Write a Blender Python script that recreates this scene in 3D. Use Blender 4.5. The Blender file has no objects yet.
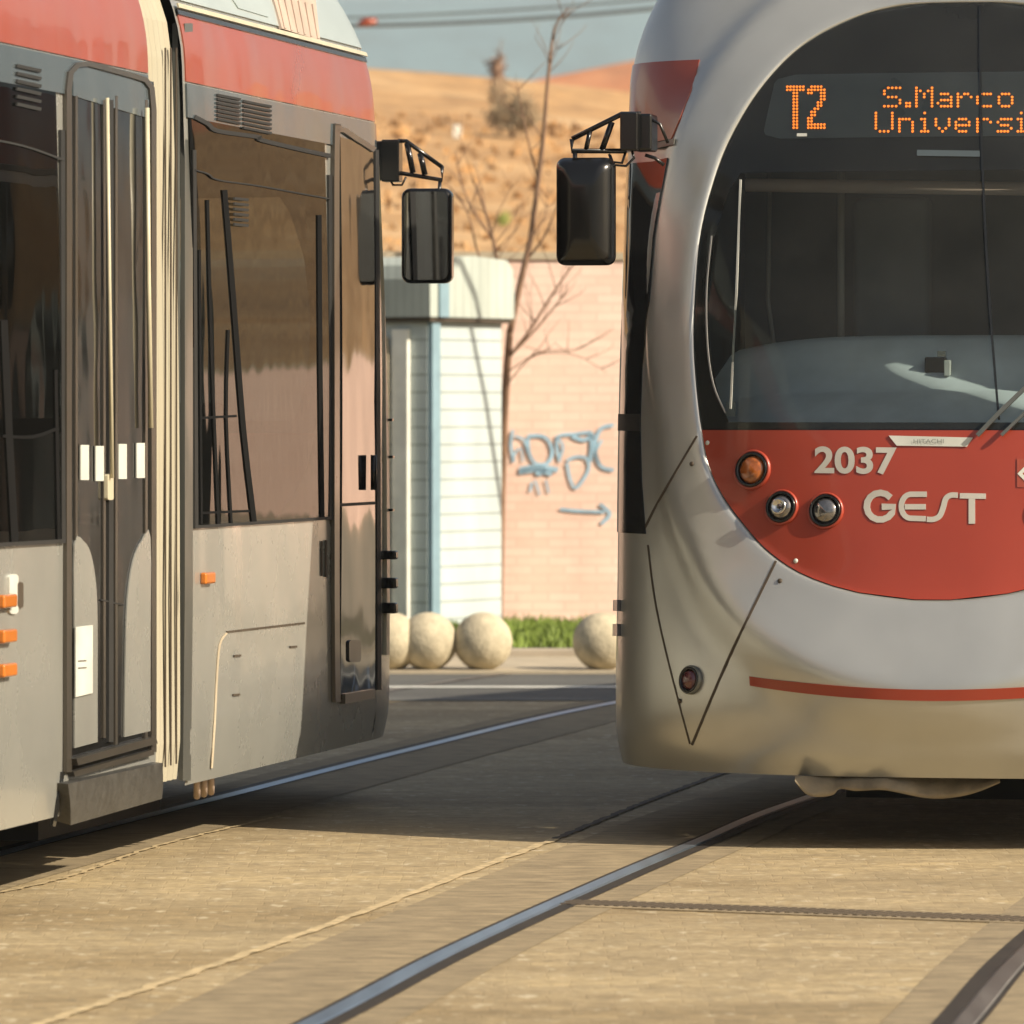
import bpy, bmesh, math, random
import numpy as np
from mathutils import Vector
random.seed(7)
R = math.radians
sc = bpy.context.scene
C = sc.collection

# ------------------------------------------------------------------ camera
FPX, HX, HY, H = 6000.0, 512.0, 410.0, 1.5
cam = bpy.data.cameras.new('camera'); co = bpy.data.objects.new('camera', cam); C.objects.link(co)
co.location = (0, 0, H); co.rotation_euler = (R(90), 0, 0)
cam.sensor_width = 36; cam.lens = 36*FPX/1024; cam.shift_y = -(512-HY)/1024
cam.clip_start = 0.5; cam.clip_end = 9000
cam.dof.use_dof = True; cam.dof.focus_distance = 20.8; cam.dof.aperture_fstop = 6.5
sc.camera = co
# ------------------------------------------------------------------ light
SUN_AZ = (0.885, -0.465); SUN_EL = R(33)
w = bpy.data.worlds.new('World'); sc.world = w; w.use_nodes = True
nt = w.node_tree; bg = nt.nodes['Background']
sky = nt.nodes.new('ShaderNodeTexSky'); sky.sky_type = 'NISHITA'; sky.sun_disc = False
sky.sun_elevation = SUN_EL; sky.sun_rotation = math.atan2(SUN_AZ[0], SUN_AZ[1]); sky.air_density = 1.0; sky.dust_density = 4.0; sky.ozone_density = .4
nt.links.new(sky.outputs[0], bg.inputs[0]); bg.inputs[1].default_value = 0.06
sl = bpy.data.lights.new('sun', 'SUN'); sl.energy = 4.6; sl.angle = R(0.55); sl.color = (1.0, 0.87, 0.69)
so = bpy.data.objects.new('sun', sl); C.objects.link(so)
n_ = math.hypot(*SUN_AZ)
sd = Vector((SUN_AZ[0]/n_*math.cos(SUN_EL), SUN_AZ[1]/n_*math.cos(SUN_EL), math.sin(SUN_EL)))
so.rotation_euler = sd.to_track_quat('Z', 'Y').to_euler(); so.location = sd*50
sc.view_settings.view_transform = 'Standard'; sc.view_settings.look = 'None'
sc.view_settings.exposure = 0.82; sc.view_settings.gamma = 1.0
try: sc.view_settings.use_curve_mapping = False
except Exception: pass
try:
    sc.cycles.max_bounces = 8; sc.cycles.transparent_max_bounces = 10; sc.cycles.caustics_reflective = False
except Exception: pass

# ------------------------------------------------------------------ materials
class N:
    """small node helper"""
    def __init__(s, name):
        s.m = bpy.data.materials.new(name); s.m.use_nodes = True; s.t = s.m.node_tree
        s.b = s.t.nodes['Principled BSDF']; s.o = s.t.nodes['Material Output']
        s.tc = s.t.nodes.new('ShaderNodeTexCoord')
    def n(s, kind, **kw):
        x = s.t.nodes.new('ShaderNode'+kind)
        for k, v in kw.items(): setattr(x, k, v)
        return x
    def l(s, a, b): s.t.links.new(a, b)
    def coord(s, scale=(1,1,1), rot=(0,0,0)):
        mp = s.n('Mapping'); mp.inputs['Scale'].default_value = scale; mp.inputs['Rotation'].default_value = rot
        s.l(s.tc.outputs['Object'], mp.inputs[0]); return mp.outputs[0]
    def noise(s, vec, scale=5, detail=4, rough=.55):
        x = s.n('TexNoise'); x.inputs['Scale'].default_value = scale; x.inputs['Detail'].default_value = detail
        x.inputs['Roughness'].default_value = rough; s.l(vec, x.inputs['Vector']); return x.outputs['Fac']
    def ramp(s, fac, stops):
        x = s.n('ValToRGB'); cr = x.color_ramp
        while len(cr.elements) < len(stops): cr.elements.new(.5)
        for e, (p, c) in zip(cr.elements, stops):
            e.position = p; e.color = (c[0], c[1], c[2], 1) if hasattr(c, '__len__') else (c, c, c, 1)
        s.l(fac, x.inputs[0]); return x.outputs[0]
    def mix(s, fac, a, b, mode='MIX'):
        x = s.n('MixRGB', blend_type=mode)
        for i, v in ((0, fac), (1, a), (2, b)):
            if hasattr(v, 'links') or hasattr(v, 'is_linked'): s.l(v, x.inputs[i])
            elif i == 0: x.inputs[0].default_value = v
            else: x.inputs[i].default_value = (*v, 1)
        return x.outputs[0]
    def bump(s, h, strength=.2, dist=.02):
        x = s.n('Bump'); x.inputs['Strength'].default_value = strength; x.inputs['Distance'].default_value = dist
        s.l(h, x.inputs['Height']); s.l(x.outputs[0], s.b.inputs['Normal']); return x

def mat(name, col, rough=.5, metal=0, coat=0, var=.12, nscale=6, bump=0, spec=.5, stretch=(1,1,1), dirt=None, emit=None):
    s = N(name); v = s.coord(stretch); f = s.noise(v, nscale, 5)
    lo = tuple(c*(1-var) for c in col); hi = tuple(min(1, c*(1+var)) for c in col)
    c = s.ramp(f, [(.3, lo), (.7, hi)])
    if dirt:
        d = s.noise(s.coord((1, 1, .35)), 3.1, 8, .7)
        c = s.mix(s.ramp(d, [(.5, 0), (.75, dirt[3])]), c, dirt[:3])
    s.l(c, s.b.inputs['Base Color'])
    s.b.inputs['Metallic'].default_value = metal
    rr = s.ramp(f, [(.2, max(0, rough-.05)), (.8, min(1, rough+.06))]); s.l(rr, s.b.inputs['Roughness'])
    s.b.inputs['Coat Weight'].default_value = coat; s.b.inputs['Coat Roughness'].default_value = .06
    s.b.inputs['Specular IOR Level'].default_value = spec
    if bump: s.bump(s.noise(v, nscale*4, 3), bump, .01)
    if emit:
        s.b.inputs['Emission Color'].default_value = (*emit[:3], 1); s.b.inputs['Emission Strength'].default_value = emit[3]
    return s.m

def paint(name, col, rough, metal, coat, wav=.0015, dirt=None, wscale=1.6):
    """sheet-metal paint: slightly wavy so that the reflections wobble"""
    m = mat(name, col, rough, metal, coat, .06, 2.5, 0, .5, (1, 1, 1), dirt)
    s = N.__new__(N); s.m = m; s.t = m.node_tree; s.b = s.t.nodes['Principled BSDF']
    s.tc = s.t.nodes.new('ShaderNodeTexCoord')
    h = s.noise(s.coord((1, 1, .6)), wscale, 2)
    b = s.bump(h, 1.0, wav*8); s.l(b.outputs[0], s.b.inputs['Coat Normal'])
    return m

def glass(name, tint, rough=.02, wav=.004, ior=1.5, wsc=(1, 1, .35), dust=0, refl=1):
    s = N(name); s.t.nodes.remove(s.b)
    tr = s.n('BsdfTransparent'); tr.inputs[0].default_value = (*tint, 1)
    gl = s.n('BsdfGlossy'); gl.inputs['Roughness'].default_value = rough; gl.inputs[0].default_value = (refl, refl*1.02, refl*1.02, 1)
    fr = s.n('Fresnel'); fr.inputs[0].default_value = ior
    b = s.n('Bump'); b.inputs['Strength'].default_value = 1; b.inputs['Distance'].default_value = wav
    s.l(s.noise(s.coord(wsc), 2.3, 2), b.inputs['Height'])
    s.l(b.outputs[0], gl.inputs['Normal'])
    mx = s.n('MixShader'); s.l(fr.outputs[0], mx.inputs[0]); s.l(tr.outputs[0], mx.inputs[1]); s.l(gl.outputs[0], mx.inputs[2])
    df = s.n('BsdfDiffuse'); df.inputs[0].default_value = (.55, .55, .5, 1); m2 = s.n('MixShader')
    s.l(s.ramp(s.noise(s.coord(), 3, 5), [(.3, dust*.7), (.7, dust*1.3)]), m2.inputs[0]); s.l(mx.outputs[0], m2.inputs[1]); s.l(df.outputs[0], m2.inputs[2])
    s.l(m2.outputs[0], s.o.inputs[0]); return s.m

M = {}
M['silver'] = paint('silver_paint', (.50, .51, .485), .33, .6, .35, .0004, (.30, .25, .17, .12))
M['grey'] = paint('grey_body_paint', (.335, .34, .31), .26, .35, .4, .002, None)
M['roof'] = paint('roof_paint', (.42, .48, .47), .4, .2, .3, .002)
M['red'] = paint('red_panel_paint', (.31, .042, .020), .36, 0, .35, .001)
M['red_band'] = paint('red_band_paint', (.31, .06, .03), .30, 0, .5, .004, (.30, .10, .065, .5))
M['white_mark'] = mat('white_lettering', (.46, .45, .41), .5)
M['plate'] = mat('white_plate', (.56, .58, .53), .4)
M['plate_ink'] = mat('plate_ink', (.2, .22, .2), .5)
M['black'] = mat('black_plastic', (.006, .006, .006), .22, 0, .1)
M['rubber'] = mat('black_rubber', (.018, .018, .017), .6)
M['matt'] = mat('matt_black_reflection', (.008, .008, .008), .9, 0, 0, .1, 6, 0, .1)
M['frit'] = mat('black_glass_border', (.016, .017, .017), .12)
M['dark'] = mat('underfloor_steel', (.02, .019, .017), .7)
M['seam'] = mat('panel_gap', (.06, .045, .03), .7)
M['bronze'] = paint('bronze_aluminium', (.085, .076, .062), .3, .5, .3)
M['steelgrey'] = paint('grey_frame_metal', (.14, .145, .13), .35, .5, .2)
M['stepmetal'] = mat('scuffed_step_metal', (.07, .07, .066), .45, .4, 0, .25, 25, .15, dirt=(.13, .125, .11, .4))
M['bellows'] = mat('cream_bellows', (.37, .345, .26), .55, 0, 0, .06, 3, 0, .5, (1, 1, .2), (.35, .27, .16, .35))
M['cream'] = mat('cream_enamel', (.50, .46, .33), .35)
M['chrome'] = mat('chrome', (.6, .6, .58), .12, 1)
M['orange'] = mat('orange_lens', (.50, .15, .015), .2, 0, .5)
M['amber'] = mat('amber_lens', (.32, .09, .015), .12, 0, 1, .5, 40)
M['clear_lens'] = mat('clear_lens', (.22, .21, .20), .08, .8, 1, .35, 60)
M['red_lens'] = mat('dark_red_lens', (.10, .02, .02), .15, 0, 1)
M['display'] = mat('display_pane', (.16, .175, .17), .3, 0, .2)
M['led'] = mat('amber_led', (.5, .14, .02), .5, emit=(1.0, .22, .022, .60))
M['windscreen'] = glass('windscreen_glass', (.66, .72, .72), .01, .0012, 1.25, dust=.03)
M['tint'] = glass('tinted_window_glass', (.11, .11, .10), .015, .0025, 1.34, dust=.004, refl=.6)
M['dkglass'] = paint('dark_door_glass', (.012, .012, .0115), .05, 0, .26, .0015, None, 2.2)
M['bluegls'] = paint('window_header_glass', (.075, .095, .105), .16, 0, .25, .001)
M['mirror'] = mat('mirror_glass', (.5, .5, .5), .03, 1, 0, .02)
M['cab_dark'] = mat('cab_lining', (.12, .15, .18), .8)
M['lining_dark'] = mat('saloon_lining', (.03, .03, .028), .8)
M['dash'] = mat('dashboard_grey', (.64, .71, .73), .6)
M['blind'] = mat('roller_blind', (.42, .33, .27), .8)
M['cabin_grey'] = mat('cab_pillar', (.28, .28, .27), .6)
M['cover'] = mat('coupler_cover_fabric', (.24, .205, .145), .85, 0, 0, .2, 9, .5)
M['concrete'] = mat('bollard_stone', (.50, .44, .31), .85, 0, 0, .22, 14, .6, dirt=(.28, .24, .17, .5))
M['kiosk'] = None
M['sign'] = mat('white_sign_face', (.8, .8, .72), .5)

def slats(name, col, pitch, axis='Z', dark=.55, rough=.6):
    s = N(name); x = s.n('SeparateXYZ'); s.l(s.tc.outputs['Object'], x.inputs[0])
    m1 = s.n('Math', operation='MULTIPLY'); m1.inputs[1].default_value = 1/pitch; s.l(x.outputs[axis], m1.inputs[0])
    m2 = s.n('Math', operation='FRACT'); s.l(m1.outputs[0], m2.inputs[0])
    g = s.ramp(m2.outputs[0], [(0, dark), (.06, dark), (.12, 1), (.95, 1)])
    f = s.noise(s.coord((1, 1, .4)), 3, 5)
    c = s.ramp(f, [(.3, tuple(a*.85 for a in col)), (.7, tuple(min(1, a*1.08) for a in col))])
    s.l(s.mix(1, c, g, 'MULTIPLY'), s.b.inputs['Base Color']); s.b.inputs['Roughness'].default_value = rough
    s.bump(g, .5, .01); return s.m
M['kiosk'] = slats('kiosk_boards', (.47, .54, .54), .115)
M['kiosk_roof'] = slats('kiosk_corrugation', (.42, .47, .43), .055, 'X', .7)
M['kiosk_door'] = slats('kiosk_door_boards', (.36, .36, .31), .115)
M['kiosk_blue'] = mat('kiosk_corner_blue', (.20, .31, .37), .5)

# ground materials
def m_setts():
    s = N('stone_setts')
    v = s.coord((1, 1, 1))
    wn = s.n('TexNoise'); wn.inputs['Scale'].default_value = 5; wn.inputs['Detail'].default_value = 3; s.l(v, wn.inputs['Vector'])
    wa = s.n('VectorMath', operation='SCALE'); wa.inputs['Scale'].default_value = .03; s.l(wn.outputs['Color'], wa.inputs[0])
    wb = s.n('VectorMath', operation='ADD'); s.l(v, wb.inputs[0]); s.l(wa.outputs[0], wb.inputs[1])
    br = s.n('TexBrick'); s.l(wb.outputs[0], br.inputs['Vector']); br.inputs['Scale'].default_value = 1
    br.inputs['Brick Width'].default_value = .17; br.inputs['Row Height'].default_value = .10
    br.inputs['Mortar Size'].default_value = .004; br.inputs['Mortar Smooth'].default_value = .8; br.offset = .37; br.squash = .6; br.squash_frequency = 3; br.inputs['Bias'].default_value = 0
    br.inputs['Color1'].default_value = (.66, .66, .66, 1); br.inputs['Color2'].default_value = (1, 1, 1, 1); br.inputs['Mortar'].default_value = (.78, .76, .74, 1)
    a = s.noise(v, 26, 6, .65); b = s.noise(s.coord((.25, 1, 1)), 1.1, 5, .6); c2 = s.noise(s.coord((.7, 1.3, 1)), 9, 6, .75)
    base = s.ramp(a, [(.28, (.30, .245, .145)), (.55, (.40, .325, .20)), (.8, (.56, .46, .30))])
    tint = s.mix(.5, (1, 1, 1), br.outputs['Color'], 'MULTIPLY')
    c = s.mix(1, base, tint, 'MULTIPLY')
    stain = s.ramp(b, [(.3, (.70, .64, .54)), (.55, (1.05, 1.03, 1.0)), (.8, (1.3, 1.25, 1.12))])
    c = s.mix(1, c, stain, 'MULTIPLY')
    st2 = s.ramp(c2, [(.32, (.72, .68, .6)), (.5, (1, 1, 1)), (.72, (1.35, 1.3, 1.15))])
    c = s.mix(.8, c, st2, 'MULTIPLY')
    fk = s.noise(s.coord((15, 8.5, 1)), 1.0, 2.5, .6)
    c = s.mix(s.ramp(fk, [(.60, 0), (.70, .62)]), c, (.60, .53, .38)); c = s.mix(s.ramp(fk, [(.30, .5), (.40, 0)]), c, (.19, .155, .10))
    big = s.noise(s.coord((.35, .8, 1)), .9, 5, .65); c = s.mix(s.ramp(big, [(.52, 0), (.66, .4)]), c, (.22, .175, .10))
    s.l(c, s.b.inputs['Base Color']); s.b.inputs['Roughness'].default_value = .75
    hh = s.n('Math', operation='ADD'); s.l(br.outputs['Fac'], hh.inputs[0]); s.l(a, hh.inputs[1]); 
    inv = s.n('Math', operation='MULTIPLY'); inv.inputs[1].default_value = -.25; s.l(br.outputs['Fac'], inv.inputs[0]); s.l(inv.outputs[0], hh.inputs[0])
    s.bump(hh.outputs[0], .35, .007); return s.m
M['setts'] = m_setts()
def m_asph(name='asphalt', base=(.085, .085, .078)):
    s = N(name); v = s.coord(); a = s.noise(v, 90, 4, .7); b = s.noise(s.coord((.3, 1, 1)), .8, 4)
    c = s.ramp(a, [(.3, tuple(x*.6 for x in base)), (.7, tuple(x*1.6 for x in base))])
    c = s.mix(1, c, s.ramp(b, [(.35, .8), (.7, 1.35)]), 'MULTIPLY')
    s.l(c, s.b.inputs['Base Color']); s.b.inputs['Roughness'].default_value = .8; s.bump(a, .4, .008); return s.m
M['asphalt'] = m_asph()
M['sidewalk'] = mat('pavement_concrete', (.42, .36, .26), .85, 0, 0, .15, 4, .2)
M['kerb'] = mat('kerb_stone', (.36, .31, .24), .85, 0, 0, .2, 3, .2)
M['soil'] = mat('bare_ground', (.16, .14, .08), .9, 0, 0, .3, .6, .2)
M['grass'] = mat('grass_blades', (.16, .23, .03), .7, 0, 0, .35, 1.5)
M['line'] = mat('road_paint', (.6, .6, .55), .6)
M['bed'] = mat('rail_bed_mortar', (.27, .215, .13), .85, 0, 0, .3, 14, .4, .5, (.5, 1.2, 1), (.12, .095, .06, .6))
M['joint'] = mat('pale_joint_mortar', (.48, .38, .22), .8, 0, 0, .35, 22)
M['joint_shaded'] = mat('shaded_joint', (.05, .04, .03), .8)
M['rail'] = mat('polished_rail', (.42, .52, .62), .42, 1, 0, .1, 12, 0, .5, (1, .1, 1))
M['rail_dull'] = mat('dull_rail', (.20, .18, .16), .5, .7, 0, .3, 12, 0, .5, (1, .1, 1))
M['railedge'] = mat('rail_edge_rust', (.035, .028, .022), .7, .2, 0, .3, 8)
def m_wall():
    s = N('brick_wall'); x = s.n('Mapping'); x.inputs['Rotation'].default_value = (R(90), 0, 0); s.l(s.tc.outputs['Object'], x.inputs[0])
    br = s.n('TexBrick'); s.l(x.outputs[0], br.inputs['Vector']); br.inputs['Scale'].default_value = 1
    br.inputs['Brick Width'].default_value = .22; br.inputs['Row Height'].default_value = .062; br.inputs['Mortar Size'].default_value = .008
    br.inputs['Color1'].default_value = (.79, .56, .47, 1); br.inputs['Color2'].default_value = (.83, .63, .54, 1); br.inputs['Mortar'].default_value = (.74, .53, .45, 1)
    f = s.noise(s.coord((1, 1, 1)), 1.3, 6, .7)
    c = s.mix(1, br.outputs['Color'], s.ramp(f, [(.3, (.88, .86, .84)), (.7, (1.12, 1.12, 1.1))]), 'MULTIPLY')
    s.l(c, s.b.inputs['Base Color']); s.b.inputs['Roughness'].default_value = .85; return s.m
M['brick'] = m_wall()
M['graffiti'] = mat('blue_spray_paint', (.30, .48, .62), .7, 0, 0, .3, 6)
def m_hill(name, a, b, c, sc1=.2, sc2=1.2):
    s = N(name); v = s.coord(); f = s.noise(v, sc1, 8, .7); g = s.noise(s.coord((1, .4, 1)), sc2, 5, .7)
    col = s.ramp(f, [(.3, a), (.5, b), (.72, c)])
    col = s.mix(.8, col, s.ramp(g, [(.3, (.62, .58, .55)), (.5, (1, 1, 1)), (.7, (1.3, 1.25, 1.15))]), 'MULTIPLY')
    s.l(col, s.b.inputs['Base Color']); s.b.inputs['Roughness'].default_value = .9; return s.m
M['hill'] = m_hill('dry_grass_hill', (.30, .17, .07), (.44, .26, .11), (.56, .38, .20))
M['redhill'] = m_hill('orange_ploughed_hill', (.42, .15, .055), (.50, .19, .075), (.5, .25, .12), .05, .3)
M['mountain'] = m_hill('wooded_mountain', (.10, .18, .21), (.12, .21, .24), (.15, .24, .27), .004, .02)
M['bark'] = mat('bark', (.20, .12, .075), .85, 0, 0, .25, 9)
M['leafdry'] = mat('dull_leaves', (.27, .20, .115), .8, 0, 0, .4, 2)
M['leafgreen'] = mat('green_leaves', (.25, .30, .06), .8, 0, 0, .4, 2)
M['cable'] = mat('cable', (.10, .13, .15), .6)

# ------------------------------------------------------------------ object helpers
def thing(name, label, cat, loc=(0, 0, 0), group=None):
    o = bpy.data.objects.new(name, None); C.objects.link(o); o.location = loc; o.empty_display_size = .2
    o['label'] = label; o['category'] = cat
    if group: o['group'] = group
    return o
def tag(o, label, cat, group=None):
    o['label'] = label; o['category'] = cat
    if group: o['group'] = group
    return o
def wloc(o):
    v = Vector((0, 0, 0))
    while o is not None: v += o.location; o = o.parent
    return v
class MB:
    def __init__(s): s.v = []; s.f = []; s.sm = []
    def add(s, vs, fs, smooth=False):
        k = len(s.v); s.v += [tuple(x) for x in vs]; s.f += [tuple(i+k for i in f) for f in fs]; s.sm += [smooth]*len(fs); return s
    def box(s, c, sz, ax=None):
        ax = ax or (Vector((1, 0, 0)), Vector((0, 1, 0)), Vector((0, 0, 1)))
        c = Vector(c); h = [ax[i]*(sz[i]/2) for i in range(3)]
        P = [c+h[0]*a+h[1]*b+h[2]*d for a in (-1, 1) for b in (-1, 1) for d in (-1, 1)]
        return s.add(P, [(0, 1, 3, 2), (4, 6, 7, 5), (0, 4, 5, 1), (2, 3, 7, 6), (0, 2, 6, 4), (1, 5, 7, 3)])
    def tube(s, pts, r, n=8, caps=True):
        pts = [Vector(p) for p in pts]; rr = r if hasattr(r, '__len__') else [r]*len(pts)
        vs = []; up = None
        for i, p in enumerate(pts):
            t = (pts[min(i+1, len(pts)-1)]-pts[max(i-1, 0)]).normalized()
            if up is None: up = t.orthogonal().normalized()
            up = (up-t*up.dot(t)); up = up.normalized() if up.length > 1e-6 else t.orthogonal().normalized()
            b = t.cross(up)
            vs += [p+(up*math.cos(2*math.pi*k/n)+b*math.sin(2*math.pi*k/n))*rr[i] for k in range(n)]
        fs = [(i*n+k, i*n+(k+1) % n, (i+1)*n+(k+1) % n, (i+1)*n+k) for i in range(len(pts)-1) for k in range(n)]
        if caps: fs += [tuple(range(n))[::-1], tuple((len(pts)-1)*n+k for k in range(n))]
        return s.add(vs, fs, True)
    def build(s, name, m, parent=None, bevel=0, recalc=True):
        me = bpy.data.meshes.new(name); o = bpy.data.objects.new(name, me); C.objects.link(o)
        off = Vector((0, 0, 0))
        if parent is not None: o.parent = parent; off = wloc(parent)
        me.from_pydata([(x[0]-off[0], x[1]-off[1], x[2]-off[2]) for x in s.v], [], s.f)
        me.materials.append(M[m] if isinstance(m, str) else m)
        me.polygons.foreach_set('use_smooth', s.sm)
        if recalc:
            bm = bmesh.new(); bm.from_mesh(me); bmesh.ops.recalc_face_normals(bm, faces=bm.faces); bm.to_mesh(me); bm.free()
        if bevel:
            md = o.modifiers.new('bevel', 'BEVEL'); md.width = bevel; md.segments = 3; md.limit_method = 'ANGLE'; md.angle_limit = R(35)
            for p in me.polygons: p.use_smooth = True
            md.harden_normals = True
        me.update(); return o
def struct(mb, name, m, **k):
    o = mb.build(name, m, **k); o['kind'] = 'structure'; return o
def P3(px, py, D): return Vector(((px-HX)/FPX*D, D, H-(py-HY)/FPX*D))
def lerp(a, b, t): return a+(b-a)*t
def interp(x, pts):
    return float(np.interp(x, [p[0] for p in pts], [p[1] for p in pts]))
def curvepts(pts, n):
    """Catmull-Rom through 2-D/3-D points"""
    P = [Vector(p) for p in pts]; out = []
    for i in range(len(P)-1):
        a = P[max(i-1, 0)]; b = P[i]; c = P[i+1]; d = P[min(i+2, len(P)-1)]
        for k in range(n):
            t = k/n
            out.append(.5*((2*b)+(c-a)*t+(2*a-5*b+4*c-d)*t*t+(3*b-a-3*c+d)*t**3))
    out.append(P[-1]); return out

# ------------------------------------------------------------------ tram surface
NZ = [(.22, .14), (.27, .055), (.38, .005), (.50, -.02), (.62, 0), (.9, .085), (1.43, .18), (1.8, .27), (2.2, .41), (2.6, .58), (2.9, .75), (3.1, .90), (3.25, 1.08), (3.35, 1.3)]
_z = np.linspace(.2, 3.36, 400); _n = np.interp(_z, [a for a, b in NZ], [b for a, b in NZ])
_k = np.ones(19)/19; _n = np.convolve(np.pad(_n, 9, mode='edge'), _k, 'valid')
def Nz(z): return float(np.interp(z, _z, _n))
W0 = 1.26
def Wz(z):
    w = W0-.008*max(0, z-1)**2
    if z > 2.65: w -= .75*(z-2.65)**2
    if z > 3.15: w -= 3*(z-3.15)**2
    if z < .4: w -= .8*(.4-z)**2
    return w
ZB, ZT, PE = .25, 3.35, 2.5
class Frame:
    def __init__(s, O, r, b, left=False):
        s.O = Vector((O[0], O[1], 0)); s.r = Vector((r[0], r[1], 0)); s.b = Vector((b[0], b[1], 0)); s.bg = None; s.left = left; s.tab = None
    def uv(s, q, z):
        w = Wz(z); n = Nz(z); d = max(1.12+.04*n, n+.12)-n
        if abs(q) <= 1:
            t = q*math.pi/2; sn = math.sin(t); cn = max(0, math.cos(t)); L = (abs(sn)**PE+cn**PE)**(1/PE)
            return w*sn/L, n+d*(1-cn/L)
        return math.copysign(w, q), n+d+abs(q)-1
    def raw(s, q, z):
        u, v = s.uv(q, z); p = s.O+s.r*u+s.b*v; return Vector((p.x, p.y, z))
    def nrm(s, q, z, f=None):
        f = f or s.raw; e = .004
        a = f(q+e, z)-f(q-e, z); b = f(q, z+e)-f(q, z-e); n = a.cross(b).normalized()
        u, v = s.uv(q, z); c = s.r*u+s.b*min(0, v-1.6)
        if abs(q) > 1: c = s.r*u
        return n if n.dot(c) > 0 else -n
    def bumpv(s, q, z):
        if BG is None or abs(q) >= 1: return 0
        x = (q+1)/2*(BG.shape[0]-1); y = (z-ZB)/(ZT-ZB)*(BG.shape[1]-1); y = min(max(y, 0), BG.shape[1]-1.001); x = min(max(x, 0), BG.shape[0]-1.001)
        i, j = int(x), int(y); fx, fy = x-i, y-j
        return float((BG[i, j]*(1-fx)+BG[i+1, j]*fx)*(1-fy)+(BG[i, j+1]*(1-fx)+BG[i+1, j+1]*fx)*fy)
    def base(s, q, z):
        p = s.raw(q, z); h = s.bumpv(q, z)
        return p+s.nrm(q, z)*h if h else p
    def S(s, q, z, off=0):
        p = s.base(q, z)
        return p+s.nrm(q, z, s.base)*off if off else p
    def table(s):
        if s.tab: return s.tab
        qs = np.linspace(.25, 8, 156) if s.left else np.linspace(-1.02, .9, 90)
        zs = np.linspace(ZB, ZT, 40); T = []
        for q in qs:
            for z in zs:
                p = s.raw(q, z)
                if s.nrm(q, z).dot(p-Vector((0, 0, H))) < 0:
                    T.append((HX+FPX*p.x/p.y, HY-FPX*(p.z-H)/p.y, q, z))
        s.tab = np.array(T); return s.tab
    def solve(s, px, py):
        T = s.table()
        if not isinstance(T, np.ndarray): T = np.array(T)
        i = int(np.argmin((T[:, 0]-px)**2+(T[:, 1]-py)**2)); q, z = float(T[i, 2]), float(T[i, 3])
        def pr(q, z):
            p = s.base(q, z); return HX+FPX*p.x/p.y, HY-FPX*(p.z-H)/p.y
        best = None
        for it in range(9):
            x, y = pr(q, z); ex, ey = px-x, py-y; er = ex*ex+ey*ey
            if best is None or er < best[0]: best = (er, q, z)
            if er < 1e-4: break
            e = 1e-3; xq, yq = pr(q+e, z); xz, yz = pr(q, z+e)
            a, b, c, d = (xq-x)/e, (xz-x)/e, (yq-y)/e, (yz-y)/e; det = a*d-b*c
            if abs(det) < 1e-6: break
            dq = (d*ex-b*ey)/det; dz = (a*ey-c*ex)/det
            q += max(-.15, min(.15, dq)); z += max(-.2, min(.2, dz)); z = max(.1, min(3.6, z))
        return best[1], best[2]
Frame.table.__doc__ = ''
def _tab(s):
    if s.tab is None: s.tab = Frame._t(s)
    return s.tab
Frame._t = lambda s: Frame_table(s)
def Frame_table(s):
    qs = np.linspace(.25, 8, 156) if s.left else np.linspace(-1.02, .9, 90)
    zs = np.linspace(ZB, ZT, 40); T = []
    for q in qs:
        for z in zs:
            p = s.raw(q, z)
            if s.nrm(q, z).dot(p-Vector((0, 0, H))) < 0:
                T.append((HX+FPX*p.x/p.y, HY-FPX*(p.z-H)/p.y, q, z))
    return np.array(T)
Frame.table = _tab
BG = None
A1 = R(12.0); FR = Frame((1.414, 20.3), (math.cos(A1), -math.sin(A1)), (math.sin(A1), math.cos(A1)))
A2 = math.atan((1729-512)/6000.)
_f = (math.sin(A2), math.cos(A2)); FL = Frame((-.484+_f[0]*.97-_f[1]*W0, 22.87+_f[1]*.97+_f[0]*W0), (math.cos(A2), -math.sin(A2)), (-math.sin(A2), -math.cos(A2)), True)

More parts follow.
